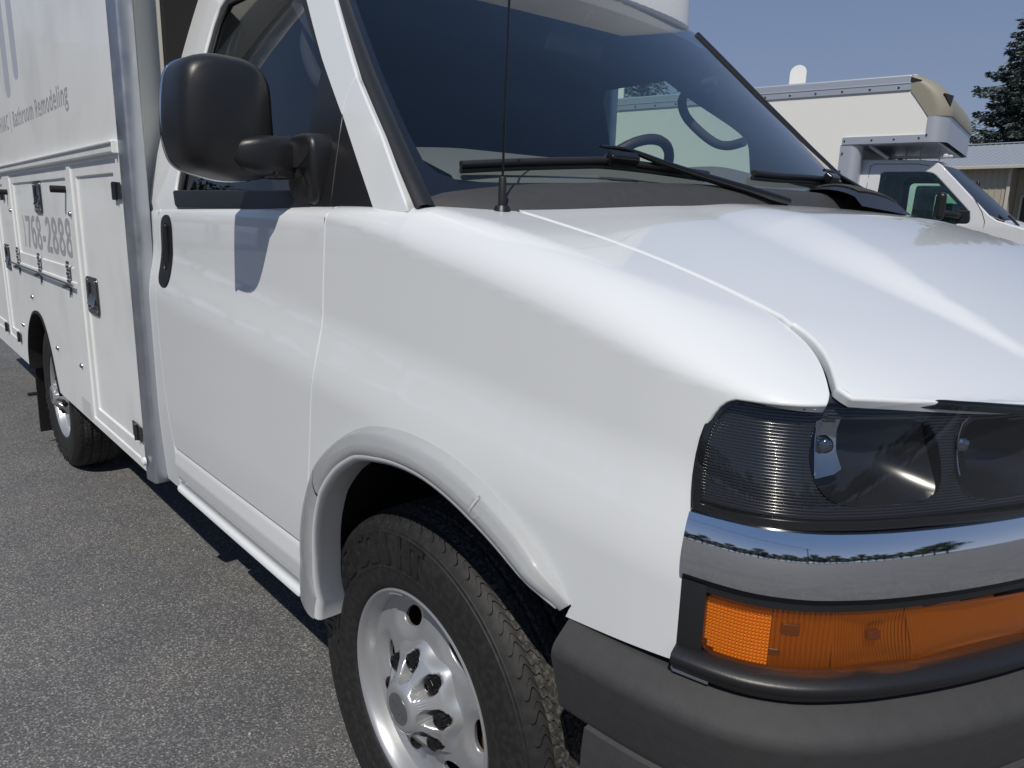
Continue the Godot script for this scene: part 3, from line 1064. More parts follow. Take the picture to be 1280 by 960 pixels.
# level ribs of the lamp housing as real relief, coarse along the bar and fine up and down
func ribbed(m: Mb, poly: PackedVector2Array, holes: Array) -> void:
	var pitch := 0.0034
	var y := 0.975
	while y < 1.16:
		for r in Geometry2D.intersect_polygons(rect(0.59, y, 1.2, y + pitch), poly):
			var parts: Array[PackedVector2Array] = [r]
			for h in holes:
				var next: Array[PackedVector2Array] = []
				for pc in parts:
					for t in Geometry2D.clip_polygons(pc, h):
						if not Geometry2D.is_polygon_clockwise(t):
							next.append(t)
				parts = next
			for pc in parts:
				var x0 := 9.0
				var x1 := -9.0
				for p in pc:
					x0 = minf(x0, p.x)
					x1 = maxf(x1, p.x)
				if x1 - x0 < 0.002:
					continue
				var n := maxi(1, ceili((x1 - x0) / 0.014))
				var rows := []
				for k in 6:
					var w := y + pitch * k / 5.0
					var row := []
					for i in n + 1:
						var s := lerpf(x0, x1, float(i) / n)
						var b := lamp_at(s, w, 0.0)
						var t1 := lamp_at(s + 0.004, w, 0.0) - lamp_at(s - 0.004, w, 0.0)
						var t2 := lamp_at(s, w + 0.004, 0.0) - lamp_at(s, w - 0.004, 0.0)
						var nn := t1.cross(t2).normalized()
						var up := t2.normalized()
						var ph := lerpf(-1.0, 1.0, k / 5.0)
						row.append([b + nn * (-0.013 + 0.0011 * (1.0 - ph * ph)), (nn + up * ph * 0.95).normalized()])
					rows.append(row)
				for k in 5:
					for i in n:
						m.quad(rows[k][i][0], rows[k][i + 1][0], rows[k + 1][i + 1][0], rows[k + 1][i][0], rows[k][i][1], rows[k][i + 1][1], rows[k + 1][i + 1][1], rows[k + 1][i][1])
		y += pitch

# the moulded inside of the amber lamp: 0 pebbled reflex cells, 1 broad upright flutes, 2 fine flutes, 3 fine slanted flutes
func amber_field(m: Mb, poly: PackedVector2Array, style: int) -> void:
	var pitch: float = [0.0042, 0.0062, 0.0042, 0.0040][style]
	var lo := poly[0]
	var hi := poly[0]
	for p in poly:
		lo = lo.min(p)
		hi = hi.max(p)
	var put := func(s: float, w: float, d: float) -> Vector3:
		var p = plan(s)
		return Vector3(p[0].x + p[1].x * d, w, p[0].y + p[1].y * d)
	var deep := func(s: float, w: float) -> float:
		if style == 0:
			return -0.013
		if style == 1:
			return -0.015
		if style == 2:
			return -0.014 - 0.012 * clampf(1.0 - pow((s - 0.845) / 0.055, 2.0), 0.0, 1.0) * clampf(1.0 - pow((w - 0.85) / 0.04, 2.0), 0.0, 1.0)
		return -0.014 - 0.006 * clampf(1.0 - pow((s - 1.0) / 0.09, 2.0), 0.0, 1.0)
	var y := lo.y
	var rows: float = pitch if style == 0 else 0.0045
	var j := 0
	while y < hi.y:
		var s := lo.x
		while s < hi.x:
			var mid := Vector2(s + pitch * 0.5, y + rows * 0.5)
			if Geometry2D.is_point_in_polygon(mid, poly):
				var sl: float = 0.35 * (y - lo.y) if style == 3 else (0.12 * (y - lo.y) if style == 2 else 0.0)
				var a := s - sl
				if style == 0:
					var top: Vector3 = put.call(mid.x, mid.y, -0.0105)
					var q := [put.call(s, y, -0.0135), put.call(s + pitch, y, -0.0135), put.call(s + pitch, y + rows, -0.0135), put.call(s, y + rows, -0.0135)]
					for k in 4:
						var a3: Vector3 = q[k]
						var b3: Vector3 = q[(k + 1) % 4]
						var n := (b3 - a3).cross(top - a3).normalized()
						var pl = plan(mid.x)
						if n.dot(Vector3(pl[1].x, 0, pl[1].y)) < 0.0:
							n = -n
						m.tri(a3, b3, top, n, n, n)
				else:
					var sb: float = 0.35 * (y + rows - lo.y) if style == 3 else (0.12 * (y + rows - lo.y) if style == 2 else 0.0)
					for k in 4:
						var u0 := k / 4.0
						var u1 := (k + 1) / 4.0
						var h0 := 0.0016 * sin(PI * u0)
						var h1 := 0.0016 * sin(PI * u1)
						var p0: Vector3 = put.call(a + pitch * u0, y, deep.call(a, y) + h0)
						var p1: Vector3 = put.call(a + pitch * u1, y, deep.call(a, y) + h1)
						var p2: Vector3 = put.call(s - sb + pitch * u1, y + rows, deep.call(s - sb, y + rows) + h1)
						var p3: Vector3 = put.call(s - sb + pitch * u0, y + rows, deep.call(s - sb, y + rows) + h0)
						var pl = plan(mid.x)
						var nb := Vector3(pl[1].x, 0, pl[1].y)
						var tg := Vector3(pl[1].y, 0, -pl[1].x)
						var n0: Vector3 = (nb - tg * cos(PI * u0) * 1.1).normalized()
						var n1: Vector3 = (nb - tg * cos(PI * u1) * 1.1).normalized()
						m.quad(p0, p1, p2, p3, n0, n1, n1, n0)
			s += pitch
		y += rows
		j += 1

func upper_off(x: float, y: float, k: float) -> Vector3:
	return Vector3(x, y, upper_z(x, y) + k)

func van_cab(van: Node3D) -> void:
	var m := Mb.new()
	for side in [1, -1]:
		var xr := -1.165 if side == 1 else -1.27   # rear edge of the window opening
		var xe := -1.372 if side == 1 else -1.372
		var frame := V2([xe, 1.285, xr + 0.03, 1.285, xr + 0.035, 1.32, xr, 1.35, xr, 1.80, xr + 0.012, 1.845, xr + 0.05, 1.87, -0.76, 1.87, -0.70, 1.855, -0.645, 1.805, -0.587, 1.753, -0.443, 1.609, -0.314, 1.491, -0.306, 1.484, -0.309, 1.51, -0.298, 1.54, -0.288, 1.5535, -0.456, 1.728, -0.61, 1.88, -0.67, 1.93, -0.75, 1.94, xe + 0.06, 1.94, xe + 0.02, 1.925, xe, 1.88])
		var q := Mb.new()
		sheet(q, frame, func(x, y): return upper_off(x, y, -0.010 * (1.0 - step(1.285, 1.315, y))), 1.0, 0.03, 0.02, 0.003)
		obj("door_frame", q if side == 1 else mirrored(q), M.white_paint, van)
		q = Mb.new()
		sheet(q, V2([-0.124, 1.302, -0.019, 1.302, -0.152, 1.433, -0.2845, 1.5505, -0.294, 1.539, -0.305, 1.51, -0.302, 1.482]), upper_at, 1.0, 0.04, 0.02, 0.0025)
		obj("windshield_pillar", q if side == 1 else mirrored(q), M.white_paint, van)
		q = Mb.new()
		sheet(q, V2([-0.306, 1.478, -0.286, 1.30, -0.128, 1.30]), func(x, y): return upper_off(x, y, -0.004), 1.0, 0.04, 0.008, 0.001)
		obj("corner_cover", q if side == 1 else mirrored(q), M.black_plastic, van)
		q = Mb.new()
		var sail := V2([-0.437, 1.600, -0.312, 1.481, -0.290, 1.298, -0.36, 1.298, -0.362, 1.335, -0.385, 1.37, -0.437, 1.41])
		sheet(q, sail, func(x, y): return upper_off(x, y, -0.003), 1.0, 0.04, 0.01, 0.0015)
		obj("mirror_patch", q if side == 1 else mirrored(q), M.black_plastic, van)
		q = Mb.new()
		sheet(q, rounded([Vector2(xr + 0.002, 1.343), Vector2(xr + 0.036, 1.305), Vector2(-0.364, 1.299), Vector2(-0.364, 1.336)], 0.006), func(x, y): return upper_off(x, y, 0.003), 1.0, 0.05, 0.014, 0.004)
		obj("window_sill_strip", q if side == 1 else mirrored(q), M.black_plastic, van)
		q = Mb.new()
		var open := V2([xr - 0.01, 1.33, -0.36, 1.33, -0.37, 1.36, -0.43, 1.40, -0.43, 1.605, -0.58, 1.755, -0.64, 1.815, -0.695, 1.862, -0.76, 1.88, xr + 0.03, 1.88, xr - 0.01, 1.84])
		sheet(q, open, func(x, y): return upper_off(x, y, -0.016), 1.0, 0.05, 0.0)
		if side == -1:
			sheet(q, open, func(x, y): return upper_off(x, y, -0.021), -1.0, 0.05, 0.0)
		obj("side_window", q if side == 1 else mirrored(q), M.side_glass if side == 1 else M.green_glass, van)
		q = Mb.new()
		sheet(q, V2([xr - 0.004, 1.33, xr + 0.030, 1.33, xr + 0.034, 1.80, xr + 0.06, 1.846, -0.77, 1.848, -0.71, 1.832, -0.44, 1.59, -0.43, 1.62, -0.58, 1.768, -0.68, 1.862, -0.76, 1.878, xr + 0.03, 1.878, xr - 0.004, 1.84]), func(x, y): return upper_off(x, y, -0.008), 1.0, 0.05, 0.006, 0.002)
		obj("window_seal", q if side == 1 else mirrored(q), M.rubber_seal, van)
		# inside lining round the window
		q = Mb.new()
		var wr := xr + (0.03 if side == 1 else 0.04)
		var hole := rounded([Vector2(wr, 1.30), Vector2(-0.50, 1.30), Vector2(-0.50, 1.59), Vector2(-0.55, 1.635), Vector2(-0.74, 1.755), Vector2(-0.88, 1.855), Vector2(wr + 0.004, 1.862)], 0.035)
		var lining := V2([xe + 0.01, 0.9, -0.2, 0.9, -0.03, 1.27, -0.165, 1.42, -0.31, 1.55, -0.48, 1.72, -0.66, 1.885, -0.72, 1.95, xe + 0.01, 1.95])
		sheet(q, lining, func(x, y): return upper_off(x, maxf(y, 1.25), -0.055) + Vector3(0, minf(y - 1.25, 0.0), 0), 1.0, 0.05, 0.0, 0.002, [hole])
		sheet(q, lining, func(x, y): return upper_off(x, maxf(y, 1.25), -0.072) + Vector3(0, minf(y - 1.25, 0.0), 0), -1.0, 0.05, 0.0, 0.002, [hole])
		obj("door_lining", q if side == 1 else mirrored(q), M.cab_trim, van)
		# grab handle on the pillar
		q = Mb.new()
		var gh := []
		for p in [[-0.60, 1.80], [-0.70, 1.79], [-0.755, 1.755], [-0.75, 1.70], [-0.70, 1.645], [-0.63, 1.595], [-0.57, 1.58], [-0.50, 1.59]]:
			gh.append(upper_off(p[0], p[1], -0.10))
		tube(q, smooth(gh, 5), 0.017, 10)
		obj("grab_handle", q if side == 1 else mirrored(q), M.cab_trim, van)
		# black moulding beside the windshield
		q = Mb.new()
		for i in 16:
			var y0 := lerpf(1.305, 1.975, i / 16.0)
			var y1 := lerpf(1.305, 1.975, (i + 1) / 16.0)
			var ws := [1.0, 0.997, 0.985, 0.972, 0.968]
			var ks := [-0.004, 0.008, 0.011, 0.008, -0.002]
			for k in 4:
				var p := [glass_off(ws[k], y0, ks[k]), glass_off(ws[k], y1, ks[k]), glass_off(ws[k + 1], y1, ks[k + 1]), glass_off(ws[k + 1], y0, ks[k + 1])]
				var nn := (glass_off(0.98, y0, 1.0) - glass_off(0.98, y0, 0.0)).normalized()
				var zz := Vector3(0, 0, 1)
				var ang := [1.0, 0.55, 0.0, -0.5, -0.9]
				var na: Vector3 = (nn + zz * float(ang[k])).normalized()
				var nb: Vector3 = (nn + zz * float(ang[k + 1])).normalized()
				q.quad(p[0], p[1], p[2], p[3], na, na, nb, nb)
		obj("windshield_moulding", q if side == 1 else mirrored(q), M.black_plastic, van)
	# windshield and its black border
	var ybase := func(w: float) -> float: return table([0.0, 0.4, 0.6, 0.76, 0.84, 0.94, 1.0], [1.374, 1.371, 1.364, 1.355, 1.347, 1.333, 1.315], absf(w))
	var outline := PackedVector2Array()
	for k in 41:
		var w := lerpf(-0.99, 0.99, k / 40.0)
		outline.append(Vector2(w, ybase.call(w) - 0.03))
	for k in 21:
		var w := lerpf(0.99, -0.99, k / 20.0)
		outline.append(Vector2(w, 1.985 - 0.02 * (1.0 - w * w)))
	m = Mb.new()
	sheet(m, outline, glass_at, -1.0, 0.03, 0.0)
	obj("windshield", m, M.windshield_glass, van)
	var clear := V2([-0.80, 1.360, -0.6, 1.369, -0.38, 1.377, 0.0, 1.381, 0.38, 1.377, 0.6, 1.369, 0.80, 1.360, 0.868, 1.359, 0.91, 1.362, 0.935, 1.372, 0.95, 1.392, 0.953, 1.45, 0.952, 1.6, 0.95, 1.86, 0.94, 1.885, 0.90, 1.90, 0.0, 1.905, -0.90, 1.90, -0.94, 1.885, -0.95, 1.86, -0.952, 1.6, -0.953, 1.45, -0.95, 1.392, -0.935, 1.372, -0.91, 1.362, -0.868, 1.359])
	m = Mb.new()
	sheet(m, outline, func(w, y): return glass_off(w, y, -0.003), -1.0, 0.03, 0.0, 0.0, [clear])
	obj("black_border", m, M.gloss_black, van)
	# cowl: plastic deck between the hood and the glass
	m = Mb.new()
	var rows := []
	for k in 49:
		var w := lerpf(-0.985, 0.985, k / 48.0)
		var yb: float = ybase.call(w)
		var a := glass_off(w, yb, 0.004)
		var zz := a.z
		var back := minf(absf(zz) / 0.83, 1.0)
		var hx := 0.09 + 0.10 * (1.0 - back * back) + 0.02
		var hy := hood_y(hx, zz) - 0.012
		if absf(zz) > 0.83:
			hx = lerpf(0.11, 0.0, clampf((absf(zz) - 0.83) / 0.12, 0, 1))
			hy = 1.295
		var b := Vector3(hx, hy, zz)
		var row := []
		for t in 6:
			var u := t / 5.0
			row.append(a.lerp(b, u) + Vector3(0, 0.016 * sin(PI * u) * (1.0 - 0.4 * back), 0))
		rows.append(row)
	grid(m, rows, Vector3(0.3, 1, 0))
	obj("cowl", m, M.bumper_plastic, van)
	# ribbed air intake at the driver's end of the cowl
	var cg := Node3D.new()
	cg.name = "cowl_intake"
	van.add_child(cg, true)
	m = Mb.new()
	var intake := func(u: float, t: float) -> Vector3:
		var z := lerpf(-0.12, -0.70, u)
		var k := sin(PI * clampf(t, 0, 1))
		var hgt := 0.058 * pow(clampf(1.0 - pow(absf(u * 2.0 - 0.86) / 1.15, 2.6), 0.0, 1.0), 0.6)
		return Vector3(lerpf(0.05, 0.26, t) - 0.10 * u, 1.345 - 0.012 * u + hgt * pow(k, 0.5), z)
	rows = []
	for i in 25:
		var row := []
		for j in 11:
			row.append(intake.call(i / 24.0, j / 10.0))
		rows.append(row)
	grid(m, rows, Vector3.UP)
	obj("intake_shell", m, M.black_plastic, cg)
	for i in 26:
		m = Mb.new()
		var pts := []
		for j in 9:
			pts.append(intake.call(0.16 + i * 0.028, 0.16 + j * 0.085) + Vector3(0, 0.003, 0))
		tube(m, pts, 0.0035, 5)
		obj("intake_rib", m, M.bumper_plastic, cg)
	# roof, headliner, bulkhead, floor
	m = Mb.new()
	rows = []
	for i in 13:
		var row := []
		for j in 17:
			var z := lerpf(-0.80, 0.80, j / 16.0)
			var e := 1.0 - pow(absf(z) / 0.80, 4.0)
			row.append(Vector3(lerpf(-1.37, -0.74 + 0.08 * (1.0 - pow(z / 0.8, 2.0)), i / 12.0), 1.955 + 0.045 * e, z))
		rows.append(row)
	grid(m, rows, Vector3.UP)
	obj("cab_roof", m, M.white_paint, van)
	m = Mb.new()
	rows = []
	for k in 25:
		var w := lerpf(-0.97, 0.97, k / 24.0)
		var g := glass_at(w, 1.925)
		rows.append([Vector3(g.x - 0.012, 1.905, g.z), Vector3(g.x - 0.10, 1.93, g.z), Vector3(-1.33, 1.94, g.z)])
	grid(m, rows, Vector3.DOWN)
	var m3 := Mb.new()
	m3.add(m, Transform3D(Basis.IDENTITY, Vector3(0, 0.012, 0)))
	m.add(m3, Transform3D.IDENTITY)
	obj("headliner", m, M.cab_dark, van)
	m = Mb.new()
	rbox(m, Vector3(-1.365, 1.35, 0), Vector3(0.02, 1.2, 1.86), 0.01)
	obj("bulkhead", m, M.flat_black, van)
	m = Mb.new()
	rbox(m, Vector3(-0.6, 0.86, 0), Vector3(1.5, 0.04, 1.8), 0.01)
	rbox(m, Vector3(0.1, 1.05, 0), Vector3(0.03, 0.42, 1.7), 0.01)
	obj("cab_floor", m, M.cab_dark, van)
	# dashboard
	m = Mb.new()
	rows = []
	for k in 45:
		var z := lerpf(-0.85, 0.85, k / 44.0)
		var w := z / 0.93
		var g := glass_at(w, 1.34)
		var hump := 0.025 * exp(-pow((z + 0.42) / 0.22, 2.0)) - 0.012 * step(0.6, 0.85, absf(z))
		var row := []
		row.append(Vector3(g.x - 0.015, 1.335, z))
		row.append(Vector3(g.x - 0.05, 1.368, z))
		row.append(Vector3(lerpf(g.x, -0.33, 0.55), 1.41, z))
		row.append(Vector3(-0.27, 1.438 + hump * 0.7, z))
		row.append(Vector3(-0.33, 1.446 + hump, z))
		row.append(Vector3(-0.37, 1.430 + hump, z))
		row.append(Vector3(-0.40, 1.36, z))
		row.append(Vector3(-0.36, 1.1, z))
		row.append(Vector3(-0.25, 0.9, z))
		rows.append(row)
	grid(m, rows, Vector3(0.1, 1, 0))
	obj("dashboard", m, M.dash_plastic, van)
	# steering wheel
	var sw := Node3D.new()
	sw.name = "steering_wheel"
	van.add_child(sw, true)
	m = Mb.new()
	var sx := Basis(Vector3(0, 0, 1), Vector3(0.66, 0.75, 0), Vector3(-0.75, 0.66, 0))
	var ring := []
	for k in 41:
		var a := TAU * k / 40.0
		ring.append(Vector3(-0.725, 1.432, -0.42) + sx * Vector3(cos(a) * 0.185, sin(a) * 0.185, 0))
	tube(m, ring, 0.018, 10, false)
	obj("steering_rim", m, M.steering_vinyl, sw)
	m = Mb.new()
	rbox(m, Vector3(-0.70, 1.41, -0.42), Vector3(0.15, 0.13, 0.05), 0.02, sx)
	for a in [0.15, PI - 0.15, -1.2, PI + 1.2]:
		tube(m, [Vector3(-0.70, 1.41, -0.42), Vector3(-0.725, 1.432, -0.42) + sx * Vector3(cos(a) * 0.18, sin(a) * 0.18, 0)], 0.014, 8)
	obj("steering_hub", m, M.steering_vinyl, sw)
	for z in [-0.44, 0.44]:
		m = Mb.new()
		rbox(m, Vector3(-0.98, 1.02, z), Vector3(0.48, 0.14, 0.48), 0.05, Basis.IDENTITY, true)
		rbox(m, Vector3(-1.20, 1.28, z), Vector3(0.13, 0.50, 0.46), 0.05, Basis(Vector3(0, 0, 1), 0.12), true)
		rbox(m, Vector3(-1.235, 1.62, z), Vector3(0.09, 0.18, 0.26), 0.035, Basis(Vector3(0, 0, 1), 0.12), true)
		obj("seat", m, M.seat_cloth, van)
	m = Mb.new()
	rbox(m, Vector3(-0.60, 1.80, 0.0), Vector3(0.03, 0.07, 0.24), 0.014, Basis(Vector3(0, 0, 1), -0.3))
	tube(m, [Vector3(-0.59, 1.82, 0), Vector3(-0.53, 1.88, 0)], 0.008, 6)
	obj("inside_mirror", m, M.cab_dark, van)
	# outside mirrors
	for side in [1, -1]:
		var mr := Node3D.new()
		mr.name = "door_mirror"
		van.add_child(mr, true)
		var put := func(called: String, q: Mb, mt: Material) -> void: obj(called, q if side == 1 else mirrored(q), mt, mr)
		var q := Mb.new()
		# shell: outline seen from the front (z, y), domed forwards
		var sh := rounded([Vector2(0.998, 1.362), Vector2(1.08, 1.352), Vector2(1.178, 1.374), Vector2(1.194, 1.42), Vector2(1.192, 1.50), Vector2(1.180, 1.568), Vector2(1.13, 1.592), Vector2(1.04, 1.590), Vector2(1.004, 1.555)], 0.034, 6)
		var cen := Vector2(1.10, 1.475)
		var shells := []
		for lv in [[0.985, -0.085], [1.0, -0.05], [1.0, -0.02], [0.985, 0.002], [0.955, 0.016], [0.90, 0.028], [0.80, 0.038], [0.5, 0.049], [0.0, 0.053]]:
			var row := []
			for p in sh:
				var w := cen + (p - cen) * float(lv[0])
				row.append(Vector3(-0.475 + float(lv[1]), w.y, w.x))
			row.append(row[0])
			shells.append(row)
		grid(q, shells, Vector3.RIGHT, Vector3(-0.53, 1.475, 1.10))
		put.call("mirror_shell", q, M.black_plastic)
		q = Mb.new()
		sheet(q, sh, func(u, v): return Vector3(-0.552, v, u), -1.0, 0.05, 0.004, 0.002)
		put.call("mirror_rear_glass", q, M.mirror_glass)
		q = Mb.new()
		var arm := []
		for lv in [[1.105, 0.0, 0.0], [1.10, 0.4, 0.0], [1.08, 0.75, 0.0], [1.05, 0.95, 0.0], [1.02, 1.0, 0.0], [0.968, 0.98, 0.0], [0.963, 0.9, 0.0], [0.962, 0.0, 0.0]]:
			var row := []
			for k in 25:
				var a := TAU * k / 24.0
				var ca := cos(a)
				var sa := sin(a)
				var px: float = -0.452 + 0.050 * signf(ca) * pow(absf(ca), 0.55) * lv[1]
				var py: float = 1.405 + 0.040 * signf(sa) * pow(absf(sa), 0.55) * lv[1]
				row.append(Vector3(px, py, lv[0]))
			arm.append(row)
		grid(q, arm, Vector3.UP, Vector3(-0.452, 1.405, 1.01))
		put.call("mirror_arm", q, M.black_plastic)
		q = Mb.new()
		rbox(q, Vector3(-0.452, 1.370, 1.0), Vector3(0.09, 0.018, 0.055), 0.007, Basis.IDENTITY, true)
		put.call("mirror_arm_cover", q, M.black_plastic)
		q = Mb.new()
		arm = []
		for lv in [[0.990, 0.0], [0.990, 0.80], [0.987, 0.92], [0.978, 1.0], [0.93, 1.02], [0.90, 1.02]]:
			var row := []
			for k in 25:
				var a := TAU * k / 24.0
				var ca := cos(a)
				var sa := sin(a)
				var px: float = -0.383 + 0.062 * signf(ca) * pow(absf(ca), 0.5) * lv[1]
				var py: float = 1.383 + (0.066 if sa > 0.0 else 0.078) * signf(sa) * pow(absf(sa), 0.5) * lv[1]
				row.append(Vector3(px, py, lv[0] + (0.0 if sa > 0.0 else 0.01 * sa)))
			arm.append(row)
		grid(q, arm, Vector3.UP, Vector3(-0.383, 1.383, 0.93))
		put.call("mirror_foot", q, M.black_plastic)
	# wipers
	for spec in [[[[0.893, 1.383], [0.784, 1.393], [0.636, 1.404], [0.577, 1.407], [0.478, 1.404], [0.312, 1.394]], [0.578, 1.414, 0.508, 1.412], [[0.585, 1.430], [0.515, 1.428], [0.437, 1.405], [0.347, 1.384], [0.143, 1.345]]],
			[[[0.118, 1.407], [0.0, 1.407], [-0.2, 1.413], [-0.32, 1.414], [-0.46, 1.408], [-0.56, 1.40]], [-0.27, 1.418, -0.35, 1.419], [[-0.29, 1.434], [-0.36, 1.435], [-0.45, 1.415], [-0.58, 1.385], [-0.80, 1.345]]]]:
		var wp := Node3D.new()
		wp.name = "wiper"
		van.add_child(wp, true)
		var bl := []
		for p in smooth(pairs(spec[0]), 5):
			bl.append(glass_off(p.x, p.y - 0.006, 0.012))
		m = Mb.new()
		tube(m, bl, 0.0095, 8, true, 0.7)
		for i in bl.size():
			bl[i] -= (glass_off(spec[0][0][0], spec[0][0][1], 1.0) - glass_at(spec[0][0][0], spec[0][0][1])) * 0.006 + Vector3(0, 0.006, 0)
		tube(m, bl, 0.006, 6, true)
		obj("blade", m, M.rubber_seal, wp)
		m = Mb.new()
		var c0 := glass_off(spec[1][0], spec[1][1] - 0.016, 0.022)
		var c1 := glass_off(spec[1][2], spec[1][3] - 0.016, 0.022)
		var ax := (c1 - c0).normalized()
		var nz := (glass_off(spec[1][0], spec[1][1], 1.0) - glass_at(spec[1][0], spec[1][1])).normalized()
		var ay := nz.cross(ax).normalized()
		rbox(m, (c0 + c1) * 0.5, Vector3(c0.distance_to(c1), 0.024, 0.026), 0.006, Basis(ax, ay, ax.cross(ay)))
		obj("connector", m, M.gloss_black, wp)
		m = Mb.new()
		var ar := []
		var rr := []
		var sp := smooth(pairs(spec[2]), 6)
		for i in sp.size():
			ar.append(glass_off(sp[i].x, sp[i].y - 0.017, lerpf(0.030, 0.022, float(i) / sp.size())))
			rr.append(lerpf(0.005, 0.013, clampf(float(i) / sp.size() * 1.3, 0, 1)))
		tube(m, ar, rr, 8, true, 0.7)
		obj("arm", m, M.gloss_black, wp)
	# aerial
	var an := Node3D.new()
	an.name = "antenna"
	van.add_child(an, true)
	m = Mb.new()
	var up := Transform3D(Basis(Vector3.RIGHT, -PI / 2.0), Vector3(0.081, 1.290, 0.845))
	lathe(m, [Vector2(0.0205, 0.0), Vector2(0.020, 0.003), Vector2(0.0155, 0.014), Vector2(0.013, 0.022), Vector2(0.011, 0.025), Vector2(0.0, 0.026)], up, 24)
	obj("antenna_base", m, M.black_plastic, an)
	m = Mb.new()
	lathe(m, [Vector2(0.0068, 0.024), Vector2(0.0065, 0.068), Vector2(0.005, 0.072), Vector2(0.0, 0.073)], up, 14)
	obj("antenna_ferrule", m, M.rubber_seal, an)
	m = Mb.new()
	tube(m, [Vector3(0.081, 1.36, 0.845), Vector3(0.084, 1.52, 0.845), Vector3(0.091, 1.80, 0.845), Vector3(0.096, 2.05, 0.845)], 0.0021, 7)
	obj("antenna_mast", m, M.gloss_black, an)

func pairs(a: Array) -> Array:
	var out := []
	for p in a:
		out.append(Vector2(p[0], p[1]))
	return out

# rows of points as a smooth surface; the normals look along out, or away from a centre point
func grid(m: Mb, rows: Array, out: Vector3, from = null) -> void:
	var nr := rows.size()
	var nc: int = rows[0].size()
	var closed: bool = rows[0][0].distance_to(rows[0][nc - 1]) < 1e-5
	var N := []
	for i in nr:
		var row := []
		for j in nc:
			var jm := j - 1
			var jp := j + 1
			if closed:
				jm = nc - 2 if j == 0 else j - 1
				jp = 1 if j == nc - 1 else j + 1
			var a: Vector3 = rows[mini(i + 1, nr - 1)][j] - rows[maxi(i - 1, 0)][j]
			var b: Vector3 = rows[i][clampi(jp, 0, nc - 1)] - rows[i][clampi(jm, 0, nc - 1)]
			var n := a.cross(b)
			if n.length_squared() < 1e-14:
				n = out
			n = n.normalized()
			var want: Vector3 = out if from == null else rows[i][j] - from
			if from == null:
				row.append(n)
			else:
				row.append(n if n.dot(want) >= 0.0 else -n)
		N.append(row)
	if from == null:
		# one orientation for the whole sheet, chosen by the mean
		var sum := 0.0
		for r in N:
			for n in r:
				sum += n.dot(out)
		if sum < 0.0:
			for r in N:
				for j in nc:
					r[j] = -r[j]
	for i in nr - 1:
		for j in nc - 1:
			m.quad(rows[i][j], rows[i][j + 1], rows[i + 1][j + 1], rows[i + 1][j], N[i][j], N[i][j + 1], N[i + 1][j + 1], N[i + 1][j])

